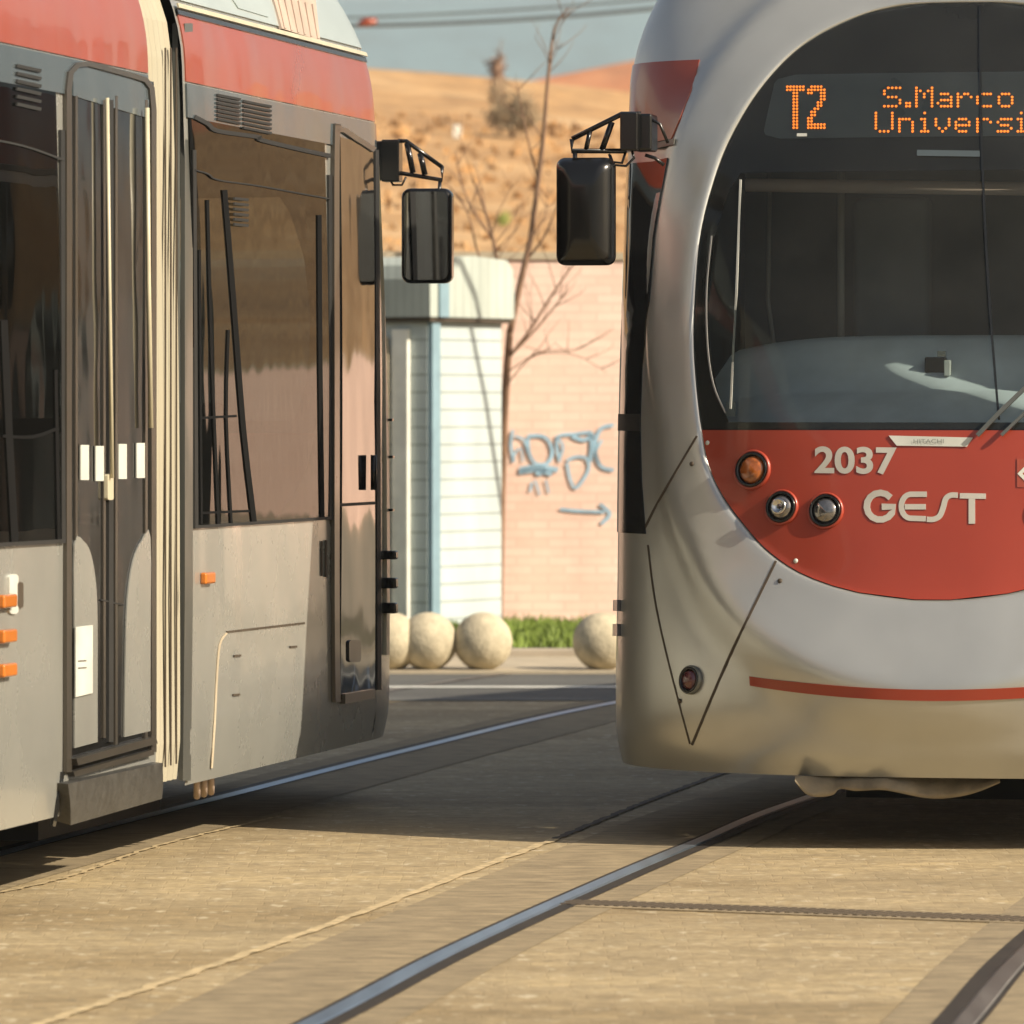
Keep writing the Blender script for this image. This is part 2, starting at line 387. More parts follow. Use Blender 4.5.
# the egg-shaped outline of windscreen + red front panel, traced once and kept in surface coordinates
eggpx = [(955, 3), (900, 6), (850, 20), (800, 48), (760, 90), (730, 140), (712, 188), (700, 240), (695, 300), (694, 345), (697, 390), (702, 430),
         (709, 465), (722, 494), (742, 522), (767, 550), (802, 574), (850, 591), (900, 599), (932, 600.5)]
half = [FR.solve(p[0], p[1]) for p in curvepts([(a, b) for a, b in eggpx], 6)]
half[0] = (0, half[0][1]); half[-1] = (0, half[-1][1])
egg = half+[(-q, z) for q, z in half[-2:0:-1]]
eu = np.array([[FR.uv(q, z)[0], z] for q, z in egg])
def egg_left(z):      # q of the left outline at height z
    zs = [p[1] for p in half][::-1]; qs = [p[0] for p in half][::-1]
    return float(np.interp(z, zs, qs))
EZT, EZB = half[0][1], half[-1][1]
def make_bump():
    nx, nz = 321, 331; g = np.zeros((nx, nz)); c0 = 1.75
    seg = np.vstack([eu, eu[:1]]); a = seg[:-1]; b = seg[1:]; ab = b-a; L2 = (ab**2).sum(1)
    for i in range(nx):
        q = -1+2*i/(nx-1)
        for j in range(nz):
            z = ZB+(ZT-ZB)*j/(nz-1)
            if EZB < z < EZT and abs(q) < abs(egg_left(z)): continue
            u = FR.uv(q, z)[0]; p = np.array([u, z]); t = np.clip(((p-a)*ab).sum(1)/L2, 0, 1)
            dd = np.sqrt(((a+ab*t[:, None]-p)**2).sum(1)); k = int(dd.argmin()); d = float(dd[k])
            e = a[k]+ab[k]*t[k]; ang = math.atan2(e[1]-1.45, abs(e[0]))      # -90 bottom .. 90 top
            bt = max(0, -math.sin(ang))**1.2 if ang < 0 else 0; tp = max(0, math.sin(ang)) if ang > 0 else 0
            wd = .125+.17*bt+.06*tp; hh = .026+.040*bt; fall = .07+.16*bt
            lip = .010*min(1, d/.012)
            if d < wd: h = lip+hh*(d/wd)**1.3
            else:
                x = min(1, (d-wd)/fall); h = (lip+hh)*(1-x*x*(3-2*x))
            edge = min(1, max(0, (1-abs(q))/.12)); g[i, j] = h*edge
    k = np.array([1, 2, 1])/4.
    for _ in range(2):
        g = np.apply_along_axis(lambda r_: np.convolve(np.pad(r_, 1, mode='edge'), k, 'valid'), 0, g)
        g = np.apply_along_axis(lambda r_: np.convolve(np.pad(r_, 1, mode='edge'), k, 'valid'), 1, g)
    return g
BG = make_bump()

# surface pieces ---------------------------------------------------
def grid_piece(F, fn, nx, ny, off, thick=.006, inner=True):
    """fn(i/nx, j/ny) -> (q, z); front sheet at off, side walls down by thick"""
    mb = MB(); vs = []
    for j in range(ny+1):
        for i in range(nx+1):
            q, z = fn(i/nx, j/ny); vs.append(F.S(q, z, off))
    fs = [(j*(nx+1)+i, j*(nx+1)+i+1, (j+1)*(nx+1)+i+1, (j+1)*(nx+1)+i) for j in range(ny) for i in range(nx)]
    mb.add(vs, fs, True)
    if thick:
        ring = [(i/nx, 0) for i in range(nx)]+[(1, j/ny) for j in range(ny)]+[(1-i/nx, 1) for i in range(nx)]+[(0, 1-j/ny) for j in range(ny)]
        f_ = [F.S(*fn(a, b), off) for a, b in ring]; b_ = [F.S(*fn(a, b), off-thick) for a, b in ring]; n = len(ring)
        mb.add(f_+b_, [(i, (i+1) % n, n+(i+1) % n, n+i) for i in range(n)], False)
    return mb
def px_quad(F, c, nx=6, ny=6, off=.004, thick=.006):
    """c: 4 pixel corners TL, TR, BR, BL solved onto the tram side"""
    s4 = [F.solve(*p) for p in c]
    def fn(a, b):
        q = lerp(lerp(s4[0][0], s4[1][0], a), lerp(s4[3][0], s4[2][0], a), b); z = lerp(lerp(s4[0][1], s4[1][1], a), lerp(s4[3][1], s4[2][1], a), b)
        return q, z
    return grid_piece(F, fn, nx, ny, off, thick)
def px_poly(F, pts, off=.004, thick=.006, mb=None):
    mb = mb or MB(); qz = [F.solve(*p) for p in pts]; n = len(qz)
    mb.add([F.S(q, z, off) for q, z in qz]+[F.S(q, z, off-thick) for q, z in qz], [tuple(range(n))]+[(i, (i+1) % n, n+(i+1) % n, n+i) for i in range(n)])
    return mb
def ribbon(F, pts, wpx, off=.004, thick=.006, closed=False, mb=None, horiz=False):
    mb = mb or MB(); P = [Vector(p) for p in pts]; n = len(P); rows = []
    for i in range(n):
        a = P[(i-1) % n] if closed else P[max(i-1, 0)]; b = P[(i+1) % n] if closed else P[min(i+1, n-1)]
        t = (b-a).normalized(); nn = Vector((-t.y, t.x)); w_ = wpx[i] if hasattr(wpx, '__len__') else wpx
        l = F.solve(*(P[i]+nn*w_/2)); r_ = F.solve(*(P[i]-nn*w_/2))
        rows.append([F.S(*l, off), F.S(*r_, off), F.S(*r_, off-thick), F.S(*l, off-thick)])
    vs = [v for r_ in rows for v in r_]; fs = []
    m = n if closed else n-1
    for i in range(m):
        k = (i+1) % n
        for a, b in ((0, 1), (1, 2), (3, 0)): fs.append((i*4+a, i*4+b, k*4+b, k*4+a))
    if not closed: fs += [(0, 1, 2, 3), ((n-1)*4+3, (n-1)*4+2, (n-1)*4+1, (n-1)*4)]
    return mb.add(vs, fs, False)
def rrect(x0, y0, x1, y1, r, n=4, sl=0, sr=None):
    """rounded rectangle in pixels, sl: slope of the horizontal edges (top), sr of the bottom"""
    sr = sl if sr is None else sr; out = []
    for cx, cy, a0, s_ in ((x1-r, y0+r, -90, sl), (x1-r, y1-r, 0, sr), (x0+r, y1-r, 90, sr), (x0+r, y0+r, 180, sl)):
        for k in range(n+1):
            a = R(a0+90*k/n); x = cx+r*math.cos(a); out.append((x, cy+r*math.sin(a)+(x-x0)*s_))
    return out
def lathe(F, q, z, prof, off=0, n=28, mb=None):
    """revolve (r, h) around the surface normal at (q, z)"""
    mb = mb or MB(); c = F.S(q, z, off); nn = F.nrm(q, z, F.base); e1 = nn.orthogonal().normalized(); e2 = nn.cross(e1)
    vs = [c+(e1*math.cos(2*math.pi*k/n)+e2*math.sin(2*math.pi*k/n))*r_+nn*h for r_, h in prof for k in range(n)]
    fs = [(i*n+k, i*n+(k+1) % n, (i+1)*n+(k+1) % n, (i+1)*n+k) for i in range(len(prof)-1) for k in range(n)]
    if prof[-1][0] > 0: fs.append(tuple((len(prof)-1)*n+k for k in range(n)))
    return mb.add(vs, fs, True)

def nose_body(F, root, m='silver'):
    """loft from the egg outline to the rectangle q=+-1, z=ZB..ZT of the surface coordinates"""
    n = len(egg); cz = 1.75; K = 26; outer = []
    for q, z in egg:
        dx, dz = q, z-cz; t = 1e9
        if abs(dx) > 1e-9: t = min(t, 1/abs(dx))
        if dz > 1e-9: t = min(t, (ZT-cz)/dz)
        if dz < -1e-9: t = min(t, (ZB-cz)/dz)
        outer.append([dx*t, cz+dz*t])
    for cq, cz_ in ((-1, ZB), (1, ZB), (-1, ZT), (1, ZT)):
        k = min(range(n), key=lambda i: (outer[i][0]-cq)**2+(outer[i][1]-cz_)**2); outer[k] = [cq, cz_]
    vs = []
    for k in range(K+1):
        t = (k/K)**1.25
        for i in range(n):
            q = lerp(egg[i][0], outer[i][0], t); z = lerp(egg[i][1], outer[i][1], t); vs.append(F.S(q, z))
    fs = [(k*n+i, k*n+(i+1) % n, (k+1)*n+(i+1) % n, (k+1)*n+i) for k in range(K) for i in range(n)]
    # tucked lip of the opening and under the skirt
    lip = [F.S(q, z, -.03) for q, z in egg]; b = len(vs); vs += lip
    fs += [(i, (i+1) % n, b+(i+1) % n, b+i) for i in range(n)]
    mb = MB(); mb.add(vs, fs, True); return mb
def strips(F, q0, q1, z0, z1, sides=(-1, 1), nz=14, off=0, mb=None):
    mb = mb or MB()
    for sg in sides:
        nq = max(1, int((q1-q0)/.5))
        vs = [F.S(sg*lerp(q0, q1, i/nq), lerp(z0, z1, j/nz), off) for j in range(nz+1) for i in range(nq+1)]
        mb.add(vs, [(j*(nq+1)+i, j*(nq+1)+i+1, (j+1)*(nq+1)+i+1, (j+1)*(nq+1)+i) for j in range(nz) for i in range(nq)], True)
    return mb
def cross_cap(F, q, mb):
    zs = [lerp(ZB, ZT, j/16) for j in range(17)]
    mb.add([F.S(q, z) for z in zs]+[F.S(-q, z) for z in zs[::-1]], [tuple(range(34))], False)
def roof_cap(F, q0, q1, mb, z=ZT):
    mb.add([F.S(q0, z), F.S(q1, z), F.S(-q1, z), F.S(-q0, z)], [(0, 1, 2, 3)], False)

def egg_rows(F, z0, z1, qa, qb, nx, ny, off):
    """rows between the outlines qa(z), qb(z)"""
    return grid_piece(F, lambda a, b: (lerp(qa(lerp(z0, z1, b)), qb(lerp(z0, z1, b)), a), lerp(z0, z1, b)), nx, ny, off, 0)

ZPL = FR.solve(702, 430)[1]            # top edge of the red panel
def nose_face(F, root, full):
    e = lambda z: egg_left(z)*.997
    red = egg_rows(F, EZB+.001, ZPL, lambda z: e(z), lambda z: -e(z), 48, 26, .003).build('front_panel', 'red', root)
    ws = egg_rows(F, ZPL+.004, EZT-.001, lambda z: e(z), lambda z: -e(z), 56, 44, .001).build('windscreen', 'windscreen', root)
    zt = FR.solve(900, 170)[1]; zb = FR.solve(900, 422)[1]
    inner = [(zb, FR.solve(728, 420)[0]), (FR.solve(716, 390)[1], FR.solve(716, 390)[0]), (FR.solve(709, 350)[1], FR.solve(709, 350)[0]), (FR.solve(707, 300)[1], FR.solve(707, 300)[0]),
             (FR.solve(713, 240)[1], FR.solve(713, 240)[0]), (FR.solve(728, 190)[1], FR.solve(728, 190)[0]), (zt, FR.solve(740, 170)[0])]
    qi = lambda z: interp(z, inner)
    mb = MB()
    for piece in (egg_rows(F, zt, EZT-.001, lambda z: e(z), lambda z: -e(z), 50, 24, -.006), egg_rows(F, ZPL-.02, zb, lambda z: e(z), lambda z: -e(z), 50, 3, -.006),
                  egg_rows(F, zb, zt, lambda z: e(z), qi, 3, 30, -.006), egg_rows(F, zb, zt, lambda z: -qi(z), lambda z: -e(z), 3, 30, -.006)):
        mb.add(piece.v, piece.f, True)
    fr = mb.build('black_border', 'frit', ws)
    return red, ws, zt, zb

# ================================================================== LARGE STRUCTURE
def sheet(name, x0, x1, y0, y1, z, m):
    mb = MB().add([(x0, y0, z), (x1, y0, z), (x1, y1, z), (x0, y1, z)], [(0, 1, 2, 3)]); return struct(mb, name, m)
sheet('ground', -3500, 3500, -300, 5000, -.03, 'soil')
sheet('tram_paving', -40, 90, -10, 30.9, 0.0, 'setts')
sheet('road', -40, 90, 30.9, 34.0, 0.004, 'asphalt')
sheet('square_paving', 9, 90, 34.0, 110, -.002, 'sidewalk')
MB().box((-15.5, 35.0, -.01), (49, 2.0, .06)).build('pavement', 'sidewalk')['kind'] = 'structure'
MB().box((-15.5, 36.1, .02), (49, .2, .09)).build('kerb', 'kerb', bevel=.012)['kind'] = 'structure'
sheet('lane_line', -20, 40, 32.25, 32.45, .008, 'line')

# track curves on the ground
def offset(pts, d):
    out = []
    for i, p in enumerate(pts):
        a = pts[max(i-1, 0)]; b = pts[min(i+1, len(pts)-1)]; t = Vector((b[0]-a[0], b[1]-a[1])).normalized()
        out.append(Vector((p[0]+t.y*d, p[1]-t.x*d)))
    return out
def strip_on(pts, a, b, z0, z1=None, mb=None):
    """flat band between lateral offsets a and b at height z0 (a) and z1 (b)"""
    mb = mb or MB(); z1 = z0 if z1 is None else z1
    L = offset(pts, a); Rr = offset(pts, b); n = len(pts)
    mb.add([(p.x, p.y, z0) for p in L]+[(p.x, p.y, z1) for p in Rr], [(i, i+1, n+i+1, n+i) for i in range(n-1)]); return mb
railA = curvepts([(-1.95, 6), (-.98, 11.8), (-.472, 14.75), (-.158, 16.67), (.313, 19.15), (.653, 20.83), (1.055, 22.78), (2.0, 26.5), (3.6, 31.3), (6.6, 37.3), (11.5, 43.5)], 12)
railB = curvepts([(-4.6, 5), (-3.3, 11.5), (-2.15, 18), (-1.70, 20.4), (-1.15, 23.08), (-.42, 26.6), (.47, 30.5), (1.9, 35), (4.4, 40.2), (8.5, 46)], 12)
def rail_pair(line, gauge, sgn):
    for k, d in enumerate((0, gauge*sgn)):
        pts = offset(line, d); s_ = 1 if (d*sgn == 0) == (sgn > 0) else -1       # groove lies on the inner side
        s_ = s_ if k == 0 else s_
        inn = 1 if (k == 0) == (sgn > 0) else -1
        mb = MB(); a = [-.032*inn, .030*inn]
        strip_on(pts, a[0], -.026*inn, .004, .007, mb); strip_on(pts, -.026*inn, .020*inn, .007, .0068, mb); strip_on(pts, .020*inn, a[1], .0068, .003, mb)
        struct(mb, 'rail', 'rail' if k == 0 else 'rail_dull')
        g = MB(); strip_on(pts, .030*inn, .076*inn, .0042, .0042, g); strip_on(pts, -.032*inn, -.045*inn, .0044, .0044, g)
        struct(g, 'rail_groove', 'railedge')
        b_ = MB(); strip_on(pts, .076*inn, .20*inn, .0022, .0022, b_); strip_on(pts, -.045*inn, -.42*inn, .0022, .0022, b_); struct(b_, 'rail_surround', 'bed')
rail_pair(railA, 1.57, 1)
rail_pair(railB, 1.50, -1)
# paving joints; beyond the shadow edge the front one is coloured as in shade
def joint(pts, wd, m, z=.0046):
    p = [Vector((v.x+.006*math.sin(i*2.3)+.004*math.sin(i*5.1), v.y, 0)) for i, v in enumerate(curvepts([(*q_, 0) for q_ in pts], 30))]; mb = strip_on(p, -wd/2, wd/2, z); struct(mb, 'paving_joint', m)
def G(px, py, z=0):
    D = (H-z)*FPX/(py-HY); return ((px-HX)/FPX*D, D)
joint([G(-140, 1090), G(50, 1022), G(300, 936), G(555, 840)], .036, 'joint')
joint([G(555, 840), G(640, 805), G(690, 786), G(800, 745)], .03, 'joint_shaded')
joint([G(-60, 905), G(60, 880), G(160, 846), G(280, 817)], .018, 'joint')
# perforated channel across the track
t = thing('drain_channel', 'narrow perforated drain channel set across the paving between the two rails in front', 'drain', (*G(825, 914), 0))
dr = MB(); pa = Vector((*G(560, 903), 0)); pb = Vector((*G(1040, 921), 0)); n = 50; dv = (pb-pa)
ax = (dv.normalized(), Vector((-dv.y, dv.x, 0)).normalized(), Vector((0, 0, 1)))
MB().box((pa+pb)/2+Vector((0, 0, .001)), (dv.length, .26, .006), ax).build('frame', 'bed', t)
for i in range(n): dr.box(pa+dv*((i+.5)/n)+Vector((0, 0, .0042)), (dv.length/n*.5, .17, .004), (Vector((ax[0].x, ax[0].y, 0)), (ax[1]+ax[0]*.12).normalized(), ax[2]))
dr.build('slot', 'seam', t)

# brick wall along the square, turning away to the right
wl = [(-14, 40.4), (3.0, 41.3), (10, 60), (40, 100), (70, 150)]
mb = MB(); hts = [2.58, 2.53, 2.53, 2.5, 2.5]
for i in range(len(wl)-1):
    a = Vector((*wl[i], 0)); b = Vector((*wl[i+1], 0)); d = (b-a).normalized(); nn = Vector((-d.y, d.x, 0)); 
    mb.add([a, b, b+Vector((0, 0, hts[i+1])), a+Vector((0, 0, hts[i])), a+nn*.3, b+nn*.3, b+nn*.3+Vector((0, 0, hts[i+1])), a+nn*.3+Vector((0, 0, hts[i]))],
           [(0, 1, 2, 3), (3, 2, 6, 7), (7, 6, 5, 4), (0, 3, 7, 4), (1, 5, 6, 2)])
wall = thing('brick_wall', 'long pale pink brick wall with blue graffiti behind the grass strip', 'wall', (3, 41.3, 0))
mb.build('wall', 'brick', wall)
cp = MB()
for i in range(len(wl)-1):
    a = Vector((*wl[i], hts[i]+.02)); b = Vector((*wl[i+1], hts[i+1]+.02)); d = (b-a).normalized(); nn = Vector((-d.y, d.x, 0)).normalized()
    cp.box((a+b)/2+nn*.15, ((b-a).length, .34, .05), (d, nn, Vector((0, 0, 1))))
cp.build('coping', 'sidewalk', wall)
def on_wall(px, py):
    # ray with first wall segment, slightly in front
    a = Vector(wl[0]); b = Vector(wl[1]); k = (px-HX)/FPX; d = b-a
    D = (a.y*d.x-a.x*d.y)/(d.x-k*d.y); D -= .012
    return P3(px, py, D)
gr = MB()
strokes = [([(513, 430), (511, 445), (514, 462)], 3), ([(512, 462), (516, 452), (521, 449), (523, 462)], 2), ([(528, 437), (529, 452), (535, 463), (546, 464), (552, 455), (550, 443), (542, 436), (528, 436)], 3.5),
           ([(519, 472), (530, 470), (545, 468), (558, 470)], 5), ([(537, 466), (538, 474), (546, 470)], 4), ([(560, 462), (557, 448), (559, 436), (575, 434), (590, 432)], 3),
           ([(567, 461), (575, 457), (586, 458), (589, 468), (583, 480), (575, 488), (570, 478), (567, 463)], 3), ([(590, 431), (592, 445), (590, 462)], 4), ([(614, 425), (602, 428), (596, 440), (596, 455), (602, 467), (614, 470)], 3.5),
           ([(535, 480), (540, 495)], 2), ([(546, 480), (549, 493)], 2), ([(560, 509), (580, 511), (605, 512)], 3), ([(520, 470), (535, 468), (552, 474)], 6), ([(572, 436), (584, 440), (594, 434)], 4), ([(515, 436), (524, 440), (528, 452)], 2.5), ([(556, 436), (563, 446), (560, 458)], 2.5), ([(602, 440), (596, 452), (600, 464)], 2.5), ([(532, 482), (530, 492)], 2), ([(600, 504), (610, 514), (601, 524)], 3.5)]
for pts, wd in strokes:
    cpx = curvepts(pts, 4); vs = []; n = len(cpx)
    for i, p in enumerate(cpx):
        a = cpx[max(i-1, 0)]; b = cpx[min(i+1, n-1)]; tt = (b-a).normalized(); q = Vector((-tt.y, tt.x))*wd/2
        vs += [on_wall(*(p+q)), on_wall(*(p-q))]
    wd = wd; gr.add(vs, [(2*i, 2*i+1, 2*i+3, 2*i+2) for i in range(n-1)])
gr.build('graffiti', 'graffiti', wall)

# hills ---------------------------------------------------------------
def vnoise(x, y, s=0):
    return (math.sin(x*.13+s)+math.sin(y*.17+s*2+x*.05)+math.sin((x+y)*.31+s)*.5+math.sin(x*.71-y*.5)*.25)/2.75
def terrain(name, m, x0, x1, y0, y1, nx, ny, fz):
    vs = []
    for j in range(ny+1):
        y = lerp(y0, y1, (j/ny)**1.3)
        for i in range(nx+1):
            x = lerp(x0, x1, i/nx); vs.append((x, y, fz(x, y)))
    mb = MB().add(vs, [(j*(nx+1)+i, j*(nx+1)+i+1, (j+1)*(nx+1)+i+1, (j+1)*(nx+1)+i) for j in range(ny) for i in range(nx)], True)
    return struct(mb, name, m)
def behind_wall(x):
    return float(np.interp(x, [p[0] for p in wl], [p[1] for p in wl]))
def hz(x, y):
    bw = behind_wall(x)+.4; t = (y-bw)
    if t < 0: return -.2
    crest = 9.75-.10*x*(abs(x) < 30)-(.0 if abs(x) < 30 else math.copysign(3, x))
    crest += 11*min(1, max(0, (x-9)/22.))
    f = min(1, t/108); h = crest*f**1.08+.10*vnoise(x*3, y)*min(1, t/20)
    if t > 112: h -= (t-112)*.03
    return min(h, 2.3*(t+.2)/.6)
terrain('dry_hill', 'hill', -70, 120, 40.9, 330, 95, 150, hz)
terrain('ploughed_hill', 'redhill', -250, 420, 230, 520, 60, 40, lambda x, y: max(-1, (20.4+min(1, max(-1, (x-4)/8.))*1.4+.02*x-(abs(x-60)*.01))*min(1, (y-225)/95.)**1.1-(max(0, y-345)*.02)))
terrain('mountain', 'mountain', -2600, 3400, 1800, 3300, 80, 20, lambda x, y: (164+8*math.sin(x*.004+1)+4*math.sin(x*.017)+x*.006)*math.sin(min(1, (y-1780)/650.)*math.pi/2)-max(0, (y-2600)*.05))

# grass strip
sheet('verge_soil', -40, 9, 36.2, 41.6, .055, 'soil')
gb = MB(); rg = random.Random(3)
for _ in range(15000):
    x = rg.uniform(-2.5, 3.2); y = rg.uniform(36.25, 40.6); h = rg.uniform(.03, .09); a = rg.uniform(0, 3.14); dx, dy = math.cos(a)*.012, math.sin(a)*.012; lx, ly = rg.uniform(-.03, .03), rg.uniform(-.03, .03)
    gb.add([(x-dx, y-dy, .05), (x+dx, y+dy, .05), (x+lx, y+ly, .05+h)], [(0, 1, 2)])
g = gb.build('grass', 'grass', recalc=False); g['kind'] = 'stuff'; tag(g, 'short bright green grass strip between kerb and brick wall', 'grass')

# ================================================================== TRAM ON THE RIGHT
tr = thing('tram', 'silver tram facing the camera, with oval windscreen, amber destination display and red front panel', 'tram', (FR.O.x, FR.O.y, 0), 'trams passing each other')
body = nose_body(FR, tr); strips(FR, 1, 3.35, ZB, ZT, mb=body); roof_cap(FR, 1, 3.35, body); cross_cap(FR, 3.35, body)
fl = [FR.S(-1+2*i/20, ZT) for i in range(21)]; body.add(fl, [tuple(range(21))])
body.build('body', 'silver', tr)
red, ws, zt, zb = nose_face(FR, tr, True)
# under-floor, wheels, second carriage bending away along the curve
ub = MB(); c = FR.O+FR.b*1.9+Vector((0, 0, .30)); ub.box(c, (1.9, 2.6, .12), (FR.r, FR.b, Vector((0, 0, 1)))); ub.box(FR.O+FR.b*2.2+Vector((0, 0, .20)), (1.1, 1.0, .25), (FR.r, FR.b, Vector((0, 0, 1))))
ub.build('underfloor', 'dark', tr)
A3 = R(30); pv = FR.O+FR.b*3.7; O3 = pv-Vector((math.sin(A3), math.cos(A3), 0))*1.6
F3 = Frame((O3.x, O3.y), (math.cos(A3), -math.sin(A3)), (math.sin(A3), math.cos(A3)))
car = strips(F3, 1.35, 9.5, ZB, ZT); roof_cap(F3, 1.35, 9.5, car); cross_cap(F3, 1.35, car); cross_cap(F3, 9.5, car)
cr = car.build('rear_carriage', 'grey', tr)
strips(F3, 1.4, 9.4, 1.1, 2.55, off=.004).build('window_band', 'dkglass', cr)
strips(F3, 1.4, 9.4, 2.59, 2.8, off=.004).build('red_band', 'red_band', cr)
jc = MB(); ctr = FR.O+FR.b*3.52; jc.box(ctr+Vector((0, 0, 1.8)), (2.1, .7, 2.8), (FR.r, FR.b, Vector((0, 0, 1)))); jc.build('bellows', 'rubber', tr)

# left flank of the nose (dark side window, black lower pane, red band wrap)
def qz_strip(F, tl, tr_, ql, qr, z0, z1, off=.004, nx=6, ny=14): 
    return grid_piece(F, lambda a, b: (lerp(ql(lerp(z0, z1, b)), qr(lerp(z0, z1, b)), a), lerp(z0, z1, b)), nx, ny, off, .006)
def edge(F, pts):
    sv = sorted([(F.solve(*p)[1], F.solve(*p)[0]) for p in pts]); return lambda z: interp(z, sv)
zz = lambda py, px: FR.solve(px, py)[1]
def flank(name, pr, ytop, ybot, m, side=-1, off=.004, far=-1.6):
    """between the traced inner edge and a line on the side of the body; mirrored on the other side"""
    er = edge(FR, pr); z0 = zz(ybot, pr[-1][0]); z1 = zz(ytop, pr[0][0])
    for sg in (1, -1):
        grid_piece(FR, lambda a, b: (sg*lerp(far, er(lerp(z0, z1, b)), a), lerp(z0, z1, b)), 14, 16, off, .006).build(name, m, tr)
flank('side_window', [(668, 158), (655, 235), (650, 300), (643, 360), (641, 415)], 158, 415, 'dkglass')
flank('side_window_frame', [(641, 415), (641, 430)], 414, 431, 'rubber', off=.006)
flank('lower_side_window', [(641, 430), (642, 480), (646, 533)], 431, 534, 'frit')
rb = flank('red_band', [(699, 64), (690, 95), (681, 118), (672, 139)], 60, 139, M['red_band'])
flank('band_trim', [(676, 139), (675, 144)], 139, 145, 'steelgrey', off=.008)
# thin lit door seal along the left flank with two lamps
dk = MB()
for (y0, y1) in ((600, 611), (624, 636)): dk.add(*[x for x in (lambda b: (b.v, b.f))(px_quad(FR, [(616, y0), (621, y0), (621, y1), (616, y1)], 2, 2, .014, .014))])
dk.build('side_marker', M['bronze'], tr)
# seams
for pts, wd in (([(645, 528), (655, 508), (672, 478), (697, 436)], 2.0), ([(776, 561), (757, 600), (728, 660), (692, 745)], 2.4), ([(648, 545), (655, 600), (668, 660), (690, 744)], 1.4)):
    ribbon(FR, curvepts(pts, 6), wd, .002, .002).build('panel_gap', 'seam', tr)
# red stripe on the skirt
zs_ = FR.solve(750, 681)[1]; q0 = FR.solve(750, 681)[0]; ze = FR.solve(1000, 696)[1]
st = grid_piece(FR, lambda a, b: (lerp(q0, -q0, a), lerp(zs_, ze, 1-(2*a-1)**2)+(b-.5)*.031), 50, 1, .003, .003); st.build('skirt_stripe', 'red', tr)
# lamps
def lamp(name, px, py, rpx, lensmat, kind=0, mirror=True):
    q, z = FR.solve(px, py); r_ = rpx/296.
    for sg in ((1, -1) if mirror else (1,)):
        L = lathe(FR, sg*q, z, [(r_*1.16, 0), (r_*1.14, .012), (r_*1.04, .016), (r_*.98, .006), (r_*.93, -.010)]).build(name, 'red' if kind < 3 else 'steelgrey', tr)
        lathe(FR, sg*q, z, [(r_*1.0, .004), (r_*.98, .014), (r_*.86, .014), (r_*.80, .0), (r_*.78, -.006)], .004).build('bezel', 'black', L)
        lathe(FR, sg*q, z, [(r_*.80, .000), (r_*.70, .010), (r_*.45, .018), (r_*.2, .021), (0.001, .022)], .006).build('lens', lensmat, L)
        if kind == 2: lathe(FR, sg*q, z, [(r_*.52, .020), (r_*.5, .030), (r_*.38, .030), (r_*.3, .020), (.001, .018)], .008).build('projector_ring', 'chrome', L)
lamp('indicator_lamp', 753, 470, 18, 'amber', 1)
lamp('headlight', 782, 507.5, 16, 'clear_lens', 2)
lamp('headlight', 826, 511, 16.5, 'clear_lens', 1)
lamp('front_reflector', 691.5, 680, 13, 'red_lens', 3)
# screws
for px, py in ((708, 443), (796, 561), (780, 581), (692, 464), (680, 701)):
    q, z = FR.solve(px, py); lathe(FR, q, z, [(.009, 0), (.008, .003), (.001, .004)], .002, 10).build('screw', 'seam' if py > 570 or px < 700 else 'plate', tr)

# ---- writing
def map_text(txt, x0, x1, ybase, ycap, name, m, parent, off=.006, bold=.0, slope=0):
    cu = bpy.data.curves.new(name, 'FONT'); cu.body = txt; cu.size = 1; cu.offset = bold; cu.resolution_u = 6
    to = bpy.data.objects.new('tmp', cu); C.objects.link(to); bpy.context.view_layer.update()
    me = to.to_mesh(); V = [v.co.copy() for v in me.vertices]; Fs = [tuple(p.vertices) for p in me.polygons]; to.to_mesh_clear()
    bpy.data.objects.remove(to)
    xs = [v.x for v in V]; ys = [v.y for v in V]; a, b = min(xs), max(xs); c, d = min(ys), max(ys)
    W = []
    for v in V:
        px = lerp(x0, x1, (v.x-a)/(b-a)); py = lerp(ybase, ycap, (v.y-c)/(d-c))+(px-x0)*slope
        W.append(FR.S(*FR.solve(px, py), off))
    mb = MB().add(W, Fs); return mb.build(name, m, parent)
map_text('2037', 815, 897, 474, 446.5, 'fleet_number', 'white_mark', red, .006, .028, .012)
ge = MB(); W_ = 6.4
def arc(cx, cy, rx, ry, a0, a1, n=12): return [(cx+rx*math.cos(R(lerp(a0, a1, i/n))), cy+ry*math.sin(R(lerp(a0, a1, i/n)))) for i in range(n+1)]
ribbon(FR, arc(880.5, 506.5, 13.5, 13.5, -40, -330)+[(894.5, 507), (882, 507)], W_, .006, .003, mb=ge)                    # G
ribbon(FR, [(927, 494.5), (912, 494.5)]+arc(911, 506.5, 9.5, 12, -95, -265, 10)+[(926, 519)], W_-1, .006, .003, mb=ge)    # E
ribbon(FR, [(905, 507), (926, 507)], W_-1, .006, .003, mb=ge)
ribbon(FR, curvepts([(927, 519.5), (934, 519.5), (940, 516), (943.5, 507.5), (946, 499), (951, 495.5), (958, 495.5)], 5), W_-1, .006, .003, mb=ge)   # long s
ribbon(FR, [(960, 496), (986, 496.5)], W_-1, .006, .003, mb=ge); ribbon(FR, [(972, 499), (972, 524)], W_, .006, .003, mb=ge)  # T
ge.build('operator_lettering', 'white_mark', red)
px_poly(FR, [(889, 436), (973, 438), (967, 447), (897, 446)], .008, .006).build('maker_plate', 'plate', red)
map_text('HITACHI', 914, 944, 443.8, 439.6, 'maker_lettering', 'plate_ink', red, .010, .0)
px_poly(FR, [(1017, 459), (1040, 459.5), (1040, 488), (1017, 487.5)], .006, .004).build('badge', 'red_band', red)
